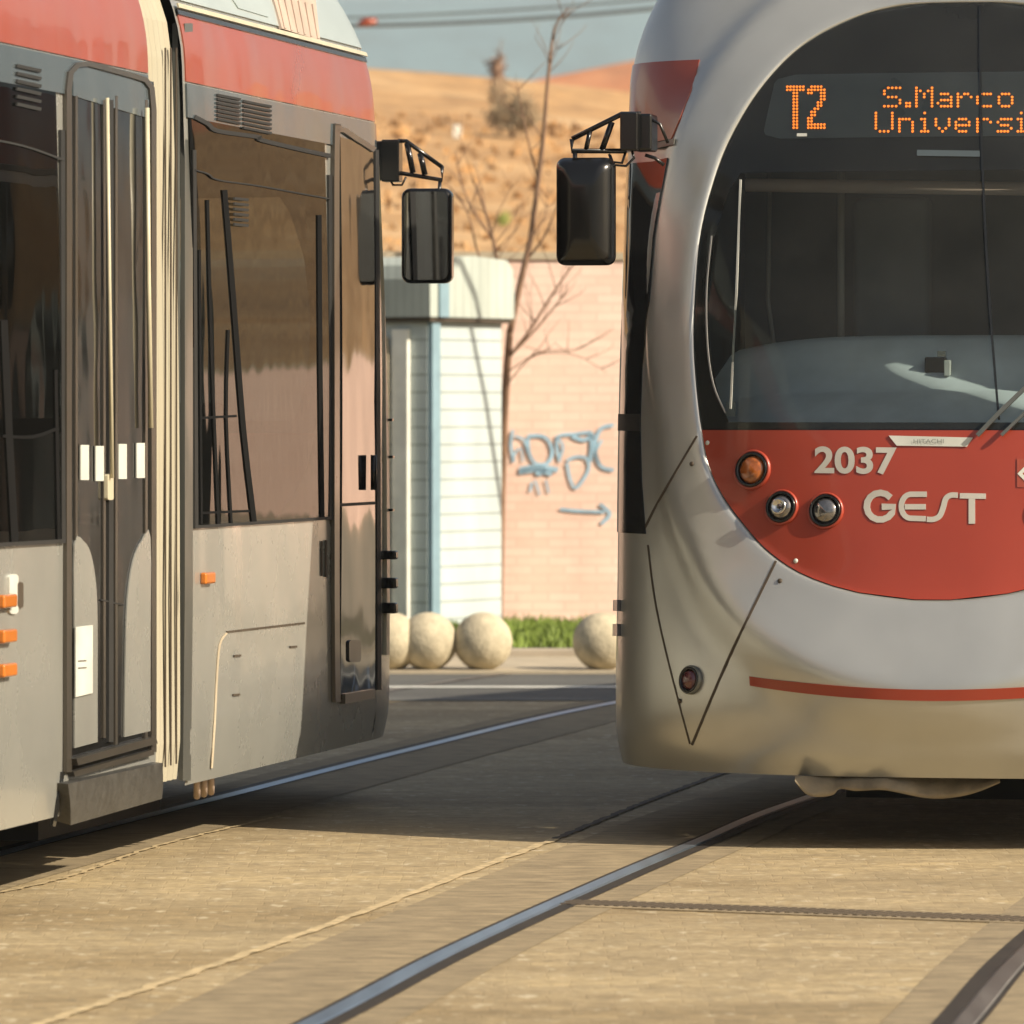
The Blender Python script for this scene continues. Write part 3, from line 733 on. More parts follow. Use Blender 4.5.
ribbon(FR, [(1020, 474), (1028, 466), (1036, 474), (1028, 482)], 5, .008, .002, closed=True).build('badge_mark', 'plate', red)

# ---- destination display
zt1 = FR.solve(800, 74)[1]; zt2 = FR.solve(800, 138)[1]; qd = FR.solve(764, 110)[0]
def dispq(z):
    f = (z-zt2)/(zt1-zt2); r_ = .13; e_ = 0
    for g_ in (f, 1-f):
        if g_ < r_: e_ = max(e_, 1-math.sqrt(max(0, 1-(1-g_/r_)**2)))
    return qd*(1-.05*f)+.035*e_
dp = egg_rows(FR, zt2, zt1, lambda z: dispq(z), lambda z: -dispq(z), 30, 16, -.003).build('destination_display', 'display', ws)
FONT = {'S': ['01111', '10000', '10000', '01110', '00001', '00001', '11110'], '.': ['00', '00', '00', '00', '00', '11', '11'],
 'M': ['10001', '11011', '10101', '10101', '10001', '10001', '10001'], 'a': ['00000', '00000', '01110', '00001', '01111', '10001', '01111'],
 'r': ['00000', '00000', '10110', '11001', '10000', '10000', '10000'], 'c': ['00000', '00000', '01111', '10000', '10000', '10000', '01111'],
 'o': ['00000', '00000', '01110', '10001', '10001', '10001', '01110'], 'U': ['10001']*6+['01110'], 'n': ['00000', '00000', '11110', '10001', '10001', '10001', '10001'],
 'i': ['010', '000', '110', '010', '010', '010', '111'], 'v': ['00000', '00000', '10001', '10001', '10001', '01010', '00100'],
 'e': ['00000', '00000', '01110', '10001', '11111', '10000', '01110'], 's': ['00000', '00000', '01111', '10000', '01110', '00001', '11110'],
 't': ['010', '010', '111', '010', '010', '010', '011'], 'à': ['00100', '00000', '01110', '00001', '01111', '10001', '01111']}
BIG = {'T': ['111111', '111111']+['001100']*12, '2': ['011110', '111111', '110011', '000011', '000011', '000110', '000110', '001100', '011000', '011000', '110000', '110000', '111111', '111111']}
led = MB(); DOT = 2.95
def dots(ch_rows, x, y, p=DOT, pv=None, d=2.9):
    pv = pv or p
    for j, row in enumerate(ch_rows):
        for i, b_ in enumerate(row):
            if b_ == '1':
                cx, cy = x+i*p, y+j*pv
                if cx > 1120: continue
                q, z = FR.solve(cx, cy); r_ = d/296./2*1.05; c_ = FR.S(q, z, .0025); nn = FR.nrm(q, z); e1 = Vector((0, 0, 1)).cross(nn).normalized(); e2 = nn.cross(e1)
                led.add([c_+e1*r_*math.cos(k*math.pi/3)+e2*r_*1.05*math.sin(k*math.pi/3) for k in range(6)], [tuple(range(6))])
dots(BIG['T'], 787.5, 87, 3.2, 3.15, 2.9); dots(BIG['2'], 808.5, 87, 3.2, 3.15, 2.9)
DOT = 3.3
for ch, x in zip('S.Marco', (884.5, 906.5, 916.5, 938, 958, 977.5, 999)): dots(FONT[ch], x, 88.2, DOT if ch not in 'SM' else 3.9, 3.05)
for ch, x in zip('Università', (876, 899.5, 921.5, 936, 956, 977.5, 998, 1018, 1030, 1043)): dots(FONT[ch], x, 113.3, DOT if ch != 'U' else 4.1, 3.05)
led.build('led_text', 'led', dp)
px_quad(FR, [(797, 133.5), (807, 133.5), (807, 136.5), (797, 136.5)], 1, 1, .002, .002).build('status_tag', 'plate', dp)
px_quad(FR, [(917, 150), (980, 151), (980, 157), (917, 156)], 4, 1, .0025, .002).build('display_label', M['bluegls'], ws)
# wiper, thin dark line down the glass, sun blind rod
ribbon(FR, curvepts([(980, 6), (981, 120), (986, 240), (992, 335), (999, 420)], 6), 2.4, .004, .003).build('glass_line', 'frit', ws)
wp = MB(); ribbon(FR, [(978, 437), (1000, 414), (1024, 391), (1060, 362)], 4, .03, .012, mb=wp); ribbon(FR, [(1002, 437), (1030, 410), (1066, 378)], 3, .035, .012, mb=wp)
wp.build('wiper', M['steelgrey'], ws)

# ---- cab interior seen through the windscreen
def cabpt(u, v, z): p = FR.O+FR.r*u+FR.b*v; return Vector((p.x, p.y, z))
db = MB(); rows = []
for (v, z, hw) in ((.34, 1.38, .86), (.40, 1.45, .88), (.52, 1.52, .90), (.62, 1.56, .92), (.70, 1.575, .93), (.82, 1.66, .90), (.92, 1.745, .86), (.98, 1.765, .84), (1.1, 1.76, .8)):
    rows.append([cabpt(hw*(2*i/24-1), v+.30*abs(2*i/24-1)**3*(1 if v < .8 else .3), z-.05*abs(2*i/24-1)**4) for i in range(25)])
db.add([p for r_ in rows for p in r_], [(j*25+i, j*25+i+1, (j+1)*25+i+1, (j+1)*25+i) for j in range(len(rows)-1) for i in range(24)], True)
dash = db.build('dashboard', 'dash', tr)
inn = MB(); X3 = (FR.r, FR.b, Vector((0, 0, 1)))
inn.box(cabpt(0, 2.05, 1.85), (2.0, .04, 2.2), X3); inn.box(cabpt(-1.0, 1.55, 1.7), (.03, 1.0, 2.4), X3); inn.box(cabpt(1.0, 1.55, 1.7), (.03, 1.0, 2.4), X3)
inn.box(cabpt(0, 1.5, 2.75), (1.9, 1.1, .03), X3); inn.box(cabpt(0, 1.5, .95), (2.0, 1.2, .03), X3)
inn.build('cab_lining', 'cab_dark', tr)
def cab_at(px, py, v):
    # point of the plane v=const behind the nose along this line of sight
    d = Vector(((px-HX)/FPX, 1, -(py-HY)/FPX)); o = Vector((0, 0, H)); t_ = (FR.O+FR.b*v-o).dot(FR.b)/d.dot(FR.b); return o+d*t_
sb = MB(); sb.tube([cab_at(746, 185, .62), cab_at(1110, 190, .62)], .024, 10); sb.build('sun_blind', 'blind', tr)
ribbon(FR, [(741, 180), (737, 290), (731, 409)], 2.0, .005, .003).build('blind_guide', 'plate', ws)
ribbon(FR, curvepts([(712, 236), (707, 290), (708, 345), (714, 385), (726, 413)], 5), 1.4, .005, .003).build('glass_trim', 'cabin_grey', ws)
MB().box(cab_at(731, 409, .45), (.03, .02, .05), X3).build('guide_bracket', 'plate', tr)
MB().tube([cab_at(841, 170, 1.2), cab_at(841, 345, 1.2)], .013, 8).build('cab_pillar', 'cabin_grey', tr)
MB().tube([cab_at(770, 170, 1.4), cab_at(768, 300, 1.4), cab_at(774, 345, 1.4)], .008, 6).build('cab_cable', 'cabin_grey', tr)
seat = MB()
seat.add(*(lambda b: (b.v, b.f))(MB().box(cab_at(893, 300, 1.5), (.28, .12, .75), X3))).box(cab_at(893, 250, 1.52), (.2, .1, .16), X3)
seat.build('driver_seat', M['cab_dark'], tr, bevel=.03)
# gadget on the dash
dc = thing('dashboard_camera', 'small boxy camera with a cable standing on the dashboard behind the windscreen', 'camera', tuple(cab_at(940, 392, .85)))
MB().box(cab_at(936, 365, .80), (.075, .05, .055), X3).build('housing', 'black', dc, bevel=.006)
MB().box(cab_at(948, 368, .77), (.022, .05, .055), X3).build('face_plate', 'plate', dc, bevel=.003)
MB().tube([cab_at(950, 378, .80), cab_at(952, 394, .76), cab_at(962, 420, .66)], .004, 6).build('stand', 'chrome', dc)
MB().box(cab_at(942, 354, .80), (.03, .02, .02), X3).build('clip', 'chrome', dc)

# coupler cover hanging under the skirt
cv = MB(); rows = []
prof = [(795, 782), (806, 794), (818, 797), (833, 795), (840, 789), (856, 791), (880, 790), (895, 792), (925, 798), (950, 798), (975, 793), (1000, 783)]
cc = curvepts(prof, 5)
for dy in (0, .35, .8, 1.0):
    rows.append([P3(p.x, lerp(776, p.y, dy), 20.47-.05*math.sin(dy*math.pi*.6)+.03*math.sin(p.x*.055)+.014*abs(math.sin(p.x*.11+dy*1.5))) for p in cc])
rows.append([P3(p.x, lerp(776, p.y, .8), 20.9) for p in cc])
n = len(cc); cv.add([p for r_ in rows for p in r_], [(j*n+i, j*n+i+1, (j+1)*n+i+1, (j+1)*n+i) for j in range(4) for i in range(n-1)], True)
cv.build('coupler_cover', 'cover', tr)

# ---- mirrors
def rounded_box(c, sz, ax, rad, name, m, parent):
    return MB().box(c, sz, ax).build(name, m, parent, bevel=rad)
def mirror_set(root, depth, br, tp, hd, pixbox, glassface, ax):
    """br: bracket box px (x0,y0,x1,y1); tp: truss polylines; hd: head px box"""
    s_ = depth/FPX
    m = MB(); x0, y0, x1, y1 = br; m.box(P3((x0+x1)/2, (y0+y1)/2, depth), ((x1-x0)*s_, .09, (y1-y0)*s_), ax)
    mi = m.build('mirror_arm', 'black', root, bevel=.006)
    tb = MB()
    for pts, rr in tp: tb.tube([P3(a, b, depth) for a, b in pts], rr*s_, 8)
    tb.build('strut', 'black', mi)
    x0, y0, x1, y1 = hd; c_ = P3((x0+x1)/2, (y0+y1)/2, depth)
    prof = rrect(x0, y0, x1, y1, 9, 6); n = len(prof); cx, cy = (x0+x1)/2, (y0+y1)/2
    hb = MB(); layers = []
    for sc_, off in ((.90, -.040), (.97, -.034), (1.0, -.018), (1.0, .03), (.92, .055), (.7, .075), (.35, .085)):
        f = -1 if glassface else 1
        layers.append([c_+ax[0]*((p[0]-cx)*sc_*s_)+Vector((0, 0, 1))*(-(p[1]-cy)*(sc_ if sc_ > .8 else sc_+.15)*s_)+ax[1]*(off*(-f)) for p in prof])
    vs = [p for l in layers for p in l]
    fs = [(j*n+i, j*n+(i+1) % n, (j+1)*n+(i+1) % n, (j+1)*n+i) for j in range(len(layers)-1) for i in range(n)]+[tuple(range(n)), tuple((len(layers)-1)*n+i for i in range(n))]
    hb.add(vs, fs, True); h_ = hb.build('mirror_housing', 'black', mi)
    f = -1 if glassface else 1
    g_ = MB(); pr = rrect(x0+3.5, y0+3.5, x1-3.5, y1-3.5, 7, 6)
    fp = [c_+ax[0]*((p[0]-cx)*s_)+Vector((0, 0, 1))*(-(p[1]-cy)*s_)+ax[1]*(-.043*(-f)) for p in pr]
    g_.add(fp+[p+ax[1]*(.004*(-f)) for p in fp], [tuple(range(len(pr)))]+[(i, (i+1) % len(pr), len(pr)+(i+1) % len(pr), len(pr)+i) for i in range(len(pr))])
    g_.build('mirror_glass', 'mirror', h_)
    return mi
mirror_set(tr, 20.9, (622, 113, 640, 151), [([(641, 114), (622, 114), (572, 139)], 2.6), ([(572, 139), (572, 151), (626, 151)], 2.6), ([(590, 131), (586, 150)], 2.4), ([(612, 122), (602, 150)], 3),
  ([(575, 150), (575, 185)], 2.4), ([(626, 151), (622, 163), (612, 162), (609, 154)], 1.4), ([(632, 151), (634, 158), (626, 166), (614, 165), (610, 155)], 1.4),
  ([(645, 116), (660, 124), (668, 143)], 1.6), ([(645, 155), (655, 158), (664, 165)], 1.8)], (557.5, 158, 615.5, 265.5), None, False, (FR.r, FR.b, Vector((0, 0, 1))))
MB().box(P3(645, 133, 20.95), (.07, .12, .13), (FR.r, FR.b, Vector((0, 0, 1)))).build('mirror_mount', 'black', tr, bevel=.01)
px_poly(FR, [(652, 186), (668, 158), (664, 215)], .006, .004).build('side_reflection_pane', 'red_band', tr) if False else None

# ================================================================== TRAM ON THE LEFT
tl = thing('tram', 'grey and red articulated tram seen along its side, with cream bellows and double door', 'tram', (FL.O.x+FL.b.x*4, FL.O.y+FL.b.y*4, 0), 'trams passing each other')
qB1 = FL.solve(190, 600)[0]; qA0 = FL.solve(156, 600)[0]; qA1 = 13.0
qW0, qW1 = FL.solve(328, 400)[0], FL.solve(193, 400)[0]
nb = nose_body(FL, tl)
fl = [FL.S(-1+2*i/20, ZT) for i in range(21)]; nb.add(fl, [tuple(range(21))])
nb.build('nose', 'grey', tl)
rdl, wsl, _, _ = nose_face(FL, tl, False)
bo = strips(FL, 1, qB1, ZB, 1.12, nz=8); strips(FL, 1, qB1, 2.58, ZT, nz=12, mb=bo); roof_cap(FL, 1, qB1, bo)
strips(FL, 1, qW0, 1.12, 2.58, nz=6, mb=bo); strips(FL, qW1, qB1, 1.12, 2.58, nz=6, mb=bo); strips(FL, 1, qB1, 1.12, 2.58, sides=(-1,), nz=4, mb=bo)
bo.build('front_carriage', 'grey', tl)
qAw = FL.solve(60, 400)[0]
ba = strips(FL, qA0, qA1, ZB, 1.10, nz=8); strips(FL, qA0, qA1, 2.58, ZT, nz=12, mb=ba); roof_cap(FL, qA0, qA1, ba); strips(FL, qA0, qAw, 1.10, 2.58, sides=(1,), nz=6, mb=ba); strips(FL, qA0, qA1, 1.12, 2.58, sides=(-1,), nz=4, mb=ba)
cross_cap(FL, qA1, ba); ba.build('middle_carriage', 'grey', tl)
# roofs' lower fairing in a paler tone
def px_band(y_at, name, m, x0, x1, off=.004, nx=24, ny=6, parent=None, thick=.006):
    """band along the side between two pixel lines y_at[0](x), y_at[1](x)"""
    (xa, ya0, ya1), (xb, yb0, yb1) = y_at
    f0 = lambda x: lerp(ya0, yb0, (x-xa)/(xb-xa)); f1 = lambda x: lerp(ya1, yb1, (x-xa)/(xb-xa))
    s4 = [FL.solve(x0, f0(x0)), FL.solve(x1, f0(x1)), FL.solve(x1, f1(x1)), FL.solve(x0, f1(x0))]
    mb = grid_piece(FL, lambda a, b: (lerp(lerp(s4[0][0], s4[1][0], a), lerp(s4[3][0], s4[2][0], a), b), lerp(lerp(s4[0][1], s4[1][1], a), lerp(s4[3][1], s4[2][1], a), b)), nx, ny, off, thick)
    return mb.build(name, m, parent or tl)
def band_q(q0, q1, z0, z1, off, name, m, parent=None, sides=(1,)):
    for sg in sides[::-1]:
        o = grid_piece(FL, lambda a, b: (sg*lerp(q0, q1, a), lerp(z0, z1, b)), max(4, int(abs(q1-q0)*10)), 6, off, .006).build(name, m, parent or tl)
    return o
band_q(.42, qB1-.03, 2.595, 2.815, .005, 'red_band', 'red_band', sides=(1, -1))
band_q(qA0+.02, qA1, 2.595, 2.845, .005, 'red_band', 'red_band', sides=(1, -1))
band_q(.93, qB1-.02, 2.835, 2.85, .018, 'gutter_trim', 'cream'); band_q(.93, qB1-.02, 2.815, 2.834, .010, 'gutter_gap', 'frit')
band_q(.5, qB1-.02, 2.87, 3.30, .006, 'roof_fairing', 'roof', sides=(1, -1))
band_q(qA0+.02, qA1, 2.87, 3.30, .006, 'roof_fairing', 'roof', sides=(1, -1))
# roof vent
vp = px_poly(FL, [(268, -6), (312, 2), (316, 42), (278, 30)], .016, .012).build('roof_vent', 'blind', tl)
vs_ = MB()
for k in range(6): ribbon(FL, [(274+k*7, -2+k*1.6), (281+k*6.6, 30+k*2)], 2.2, .020, .006, mb=vs_)
vs_.build('louvre', 'blind', vp)
px_poly(FL, [(228, -3), (262, 5), (266, 18), (236, 9)], .010, .006).build('roof_hatch', 'roof', tl)
# header glass and vents
band_q(.55, qB1-.03, 2.475, 2.588, .007, 'header_glass', 'bluegls')
band_q(qA0+.03, qA1, 2.475, 2.588, .007, 'header_glass', 'bluegls')
def louvre(x0, y0, x1, y1, sl, n, m='rubber', name='side_vent', wd=2.4, off=.014):
    v = MB()
    for k in range(n):
        y = lerp(y0, y1, (k+.5)/n); ribbon(FL, [(x0, y), (x1, y+(x1-x0)*sl)], wd, off, .006, mb=v)
    return v.build(name, m, tl)
louvre(214, 93, 237, 121, .2, 7); louvre(240, 99, 268, 130, .2, 7)
louvre(13, 62, 37, 108, .22, 6, wd=3.4); louvre(229, 196, 243, 227, .1, 6, 'rubber', 'window_vent', 2.6, .02)
# main side window
gw = band_q(qW0, qW1, 1.105, 2.475, .006, 'side_window', 'tint')
wf = MB()
for a, b in (((192, 150), (194, 528)), ((328, 175), (329, 520))): ribbon(FL, [a, b], 3.2, .010, .01, mb=wf)
ribbon(FL, [(193, 527), (329, 518)], 3, .010, .01, mb=wf)
wf.build('frame', 'rubber', gw)
ribbon(FL, curvepts([(192, 117), (205, 124), (215, 131), (255, 137), (258, 140), (300, 150), (328, 156)], 4), [4]*25, .012, .006).build('header_seal', 'rubber', gw)
ribbon(FL, curvepts([(192, 170), (205, 174), (215, 180), (256, 186), (300, 194), (328, 199)], 4), 1.3, .012, .004).build('window_seam', 'rubber', gw)
# dark ribbons painting reflections on the glass, then the inner partition
def side_at(px, py, inset):
    q, z = FL.solve(px, py); return FL.S(q, z)-FL.r*inset
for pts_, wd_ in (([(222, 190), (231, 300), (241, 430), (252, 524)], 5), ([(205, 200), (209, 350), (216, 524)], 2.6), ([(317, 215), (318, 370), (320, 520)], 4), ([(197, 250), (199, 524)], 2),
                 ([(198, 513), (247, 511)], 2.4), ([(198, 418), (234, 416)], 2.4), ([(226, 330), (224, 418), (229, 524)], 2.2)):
    ribbon(FL, curvepts(pts_, 3), wd_, .010, .006).build('painted_reflection', 'matt', gw)
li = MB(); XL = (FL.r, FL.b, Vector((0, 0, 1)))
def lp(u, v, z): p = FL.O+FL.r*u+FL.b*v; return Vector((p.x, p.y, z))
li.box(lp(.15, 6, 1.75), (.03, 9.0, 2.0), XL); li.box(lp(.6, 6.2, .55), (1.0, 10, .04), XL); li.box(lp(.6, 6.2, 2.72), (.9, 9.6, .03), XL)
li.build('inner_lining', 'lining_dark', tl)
for v in (2.4, 3.1, 6.1, 6.9, 7.7): MB().box(lp(.78, v, 1.15), (.42, .08, .75), XL).build('seat_back', M['bluegls'], tl, bevel=.02)
# cab door at the far end
dr_ = px_quad(FL, [(338, 137), (371, 146), (374, 690), (338, 700)], 6, 16, .009, .01).build('cab_door', 'dkglass', tl)
ribbon(FL, curvepts([(371, 150), (352, 138), (337, 130), (333, 150), (333, 400), (333, 600), (334, 702)], 5), 5, .016, .014).build('door_frame', 'bronze', dr_)
ribbon(FL, [(337, 505), (372, 503)], 3, .014, .01).build('door_rail', 'rubber', dr_)
ribbon(FL, [(374, 150), (375, 400), (376, 690)], 4, .014, .01).build('door_seal', 'rubber', dr_)
px_poly(FL, [(340, 694), (370, 689), (370, 698), (340, 704)], .02, .02).build('door_step', 'bronze', dr_)
MB().tube([side_at(366, 455, -.03), side_at(366, 490, -.03)], .012, 8).build('door_handle', 'black', dr_)
px_poly(FL, rrect(345, 640, 357, 662, 3), .016, .01).build('door_lock', 'black', dr_)
ribbon(FL, [(381.5, 160), (383.5, 300), (385, 450), (385.5, 560), (385, 655)], 3.0, .012, .014).build('corner_trim', 'cream', tl)
for (y, h_) in ((555, 9), (583, 11), (608, 11)):
    q, z = FL.solve(383, y); p = FL.S(q, z, .025); MB().box(p, (.06, .05, h_/268.), XL).build('corner_lamp', 'black', tl, bevel=.008)
for y in (420, 457, 510):
    q, z = FL.solve(386, y); p = FL.S(q, z, .015); MB().box(p, (.03, .03, .01), XL).build('hinge', 'black', tl)
# lower panel: hatch, lamp, slots
hm = MB(); ribbon(FL, [(226, 632), (304, 623)], 1.8, .004, .003, mb=hm); hm.build('hatch_gap', 'seam', tl)
ribbon(FL, curvepts([(226, 633), (219, 645), (216, 680), (214, 722), (211, 768)], 4), 1.6, .004, .003).build('hatch_gap', 'sidewalk', tl)
for x_, y_ in ((236, 656), (235, 695), (292, 647)): ribbon(FL, [(x_-3, y_), (x_+4, y_-.5)], 2, .005, .003).build('access_slot', 'seam', tl)
ribbon(FL, [(325, 540), (325, 577)], 1.6, .006, .004).build('grab_slot', 'seam', tl); ribbon(FL, [(321, 541), (321, 576)], 1, .005, .004).build('grab_slot', 'seam', tl)
q, z = FL.solve(205, 578); MB().box(FL.S(q, z, .010), (.024, .13, .040), XL).build('side_lamp', 'orange', tl, bevel=.008)
# articulation
bel = MB(); nq = 9; zs = [lerp(.28, 3.28, j/24) for j in range(25)]; q0, q1 = qB1+.14, qA0-.005
for sg in (1, -1):
    vs = [FL.S(sg*lerp(q0, q1, i/nq), z, (-.002 if i % 2 else .004)-.002) for z in zs for i in range(nq+1)]
    bel.add(vs, [(j*(nq+1)+i, j*(nq+1)+i+1, (j+1)*(nq+1)+i+1, (j+1)*(nq+1)+i) for j in range(24) for i in range(nq)], False)
roof_cap(FL, q0, q1, bel, 3.28); bel_o = bel.build('bellows', 'bellows', tl)
for x_ in (163, 168.5, 174):
    rb_ = MB(); ribbon(FL, [(x_, 48), (x_, 90), (x_, 300), (x_, 600), (x_, 768-(x_-159)*.3)], .8, .010, .004, mb=rb_); rb_.build('rib', 'seam', bel_o)
for sg_ in (1, -1): strips(FL, qB1, qB1+.16, ZB+.05, ZT-.06, sides=(sg_,), off=-.05).build('joint_gap', 'rubber', tl)
ribbon(FL, [(186, 24), (186, 300), (186, 600), (184, 780)], 8, .010, .016).build('joint_frame', 'steelgrey', tl)
ribbon(FL, [(179, 22), (179, 300), (179, 600), (177, 776)], 2, .0, .02).build('joint_seal', 'steelgrey', tl)
# double door of the middle carriage
dz = px_quad(FL, [(63, 60), (152, 82), (152, 748), (63, 772)], 8, 20, .006, .008).build('double_door', 'dkglass', tl)
fp_ = rrect(66, 62, 150, 752, 12, 4); 
ribbon(FL, [(65, 772), (65, 400), (65, 90)]+[(67, 73), (74, 65), (86, 64)]+[(130, 76), (142, 80), (148, 88), (150, 110)]+[(150, 400), (150, 752)], 5.0, .014, .012).build('door_frame', 'bronze', dz)
for xs_, nm in (((73, 101), 'door_leaf'), ((113, 143), 'door_leaf')):
    lf = MB(); ribbon(FL, [(xs_[0], 96), (xs_[0], 400), (xs_[0], 745)], 2.4, .012, .006, mb=lf); ribbon(FL, [(xs_[1], 100), (xs_[1], 400), (xs_[1], 738)], 2.4, .012, .006, mb=lf)
    lf.build(nm, 'bronze', dz)
ribbon(FL, [(107, 100), (107, 400), (107, 742)], 4.5, .014, .008).build('door_leaf_seal', 'rubber', dz)
hd = MB(); hd.tube([side_at(98, 98, -.030), side_at(100, 280, -.030), side_at(103, 478, -.030)], .0065, 8); hd.build('door_bar', 'cream', dz)
hd = MB(); hd.tube([side_at(138, 108, -.030), side_at(139.5, 280, -.030), side_at(142, 428, -.030)], .008, 8); hd.build('door_bar', 'cream', dz)
px_quad(FL, [(70, 82), (146, 100), (144, 118), (70, 96)], 4, 2, .011, .004).build('door_header', 'bluegls', dz)
for x_, y_ in ((81, 463), (96, 464), (119, 462), (137, 461)):
    px_poly(FL, [(x_-4, y_-18), (x_+4, y_-18), (x_+4, y_+17), (x_-4, y_+17)], .013, .004).build('door_sticker', 'plate', dz)
px_poly(FL, rrect(101, 474, 107, 500, 2), .022, .014).build('door_button', 'cream', dz)
px_poly(FL, curvepts([(71, 748), (71, 645), (71, 545), (80, 541), (88, 556), (93, 590), (94, 640), (94, 700), (94, 742)], 3), .012, .005).build('lower_leaf_panel', 'grey', dz)
px_poly(FL, curvepts([(147, 731), (147, 640), (147, 537), (139, 540), (130, 560), (124, 600), (122, 660), (121, 737)], 3), .012, .005).build('lower_leaf_panel', 'grey', dz)
px_poly(FL, [(70, 627), (87, 625), (87, 693), (70, 697)], .019, .004).build('notice', 'plate', dz)
nt_ = MB()
for y_ in (661, 668): ribbon(FL, [(72, y_), (80, y_-.5)], 1, .021, .002, mb=nt_)
nt_.build('notice_lines', 'seam', dz)
ribbon(FL, [(98, 600), (120, 605)], 1.6, .012, .004).build('door_gap', 'rubber', dz)
sp = MB(); ribbon(FL, [(68, 762), (148, 740)], 7, .03, .03, mb=sp); ribbon(FL, [(68, 774), (148, 752)], 5, .02, .03, mb=sp); sp.build('sill', 'bronze', dz)
px_quad(FL, [(57, 783), (152, 762), (152, 796), (60, 822)], 6, 3, .035, .07).build('entrance_step', M['stepmetal'], tl)
# middle carriage windows, latch and lamps
qn = FL.solve(-60, 400)[0]
gw2 = band_q(qAw, 9.8, 1.105, 2.475, .006, 'side_window', 'tint'); ribbon(FL, [(60, 130), (61, 541)], 4, .010, .01).build('frame', 'rubber', gw2)
ribbon(FL, [(-40, 547), (62, 541)], 4, .012, .01).build('sill_seal', 'rubber', gw2)
ribbon(FL, curvepts([(-30, 136), (20, 146), (60, 160)], 4), 2, .012, .004).build('window_seam', 'rubber', gw2)
for pts_, wd_ in (([(1, 320), (6, 430), (12, 543)], 7), ([(53, 370), (56, 540)], 3), ([(0, 436), (30, 437), (56, 428)], 3)): ribbon(FL, curvepts(pts_, 3), wd_, .010, .006).build('painted_reflection', 'matt', gw2)  # more dark ribbons painting reflections on this pane
px_poly(FL, rrect(7, 574, 16, 614, 3.5), .008, .008).build('latch', 'plate', tl)
px_poly(FL, rrect(15, 582, 21, 608, 2.5), .008, .01).build('latch_recess', 'seam', tl)
for y_ in (601, 636, 670): MB().box(side_at(2, y_, -.014), (.030, .14, .040), XL).build('side_lamp', 'orange', tl, bevel=.008)
# skirt gap before the step and underfloor
ribbon(FL, [(62, 772), (58, 800), (53, 826)], 3, .004, .01).build('panel_gap', 'frit', tl)
uf = MB(); uf.box(lp(.2, 6.5, .30), (1.5, 12, .14), XL); uf.box(lp(.1, 3.0, .16), (1.2, 1.6, .22), XL); uf.box(lp(.1, 9.0, .16), (1.2, 2.0, .22), XL); uf.build('underfloor', 'dark', tl)
bt = MB()
for k in range(3): bt.tube([side_at(214+k*7, 778-k*2, .06), side_at(214+k*7, 797-k*2, .06)], .012, 8)
bt.build('brake_fitting', 'blind', tl)
# mirror near the far cab
mirror_set(tl, 23.2, (383, 140, 401, 182), [([(398, 141), (406, 141), (442, 167)], 2.2), ([(442, 166), (442, 180), (400, 173)], 2.2), ([(407, 143), (413, 173)], 3), ([(420, 153), (425, 175)], 3),
  ([(440, 180), (439, 195), (443, 222)], 1.8), ([(388, 176), (393, 185), (402, 185), (406, 177)], 1.2)], (402, 188.5, 453, 283.5), None, True, (Vector((math.cos(-.15), math.sin(-.15), 0)), Vector((-math.sin(-.15), math.cos(-.15), 0)), Vector((0, 0, 1))))

MB().box(P3(379, 161, 23.25), (.075, .12, .15), XL).build('mirror_mount', 'black', tl, bevel=.008)

# ================================================================== THINGS IN THE BACKGROUND
labs = [('round pale stone bollard half hidden behind the corner of the left tram', 391, 642), ('round pale stone bollard in front of the white kiosk corner, second from the left tram', 428, 642.5),
        ('round pale stone bollard right of its neighbour, next to the grass strip', 483, 642.5), ('round stone bollard partly hidden by the silver tram on the right', 602, 642.5)]
bme = None
for lab, px, py in labs:
    if bme is None:
        bm = bmesh.new(); bmesh.ops.create_icosphere(bm, subdivisions=4, radius=.168)
        for v in bm.verts:
            v.co.z = max(v.co.z, -.158); v.co *= 1+.004*math.sin(v.co.x*60)*math.sin(v.co.z*47)
        for f in bm.faces: f.smooth = True
        bme = bpy.data.meshes.new('stone_bollard'); bm.to_mesh(bme); bm.free(); bme.materials.append(M['concrete'])
    o = bpy.data.objects.new('stone_bollard', bme); C.objects.link(o); D = 34.25
    o.location = ((px-HX)/FPX*D, D, .02+.158); o.rotation_euler = (0, 0, random.random()*6)
    tag(o, lab, 'bollard', 'round stone bollards along the pavement')

# kiosk
ka = R(60); kc = Vector(((429-HX)/FPX*39.3, 39.3, 0)); kr = Vector((math.cos(ka), math.sin(ka), 0)); kl = Vector((-math.sin(ka), math.cos(ka), 0))
kk = thing('kiosk', 'small white boarded kiosk with a grey ribbed rounded roof beside the brick wall', 'kiosk', tuple(kc))
LR, LL, ZK = 1.0, 2.4, 2.08
def kbox(a0, a1, b0, b1, z0, z1):
    c_ = kc+kr*((a0+a1)/2)+kl*((b0+b1)/2)+Vector((0, 0, (z0+z1)/2)); return MB().box(c_, (a1-a0, b1-b0, z1-z0), (kr, kl, Vector((0, 0, 1))))
kbox(.03, LR, .03, LL, .0, ZK).build('wall', 'kiosk', kk)
kbox(.035, .14, -.005, .07, .0, ZK-.002).build('corner_strip', 'kiosk_blue', kk)  # blue-grey strip up the corner, carried on over the roof edge
kbox(-.01, .03, .16, .28, .0, ZK-.05).build('door_post', 'sign', kk)
kd = kbox(-.015, .028, .34, 1.15, .05, 1.95).build('door', 'kiosk_door', kk)
kbox(-.03, -.017, .30, .34, .05, 1.98).build('door_frame', 'sidewalk', kd)
kbox(-.025, LR+.03, -.025, LL, ZK, ZK+.03).build('eaves_gap', 'seam', kk)
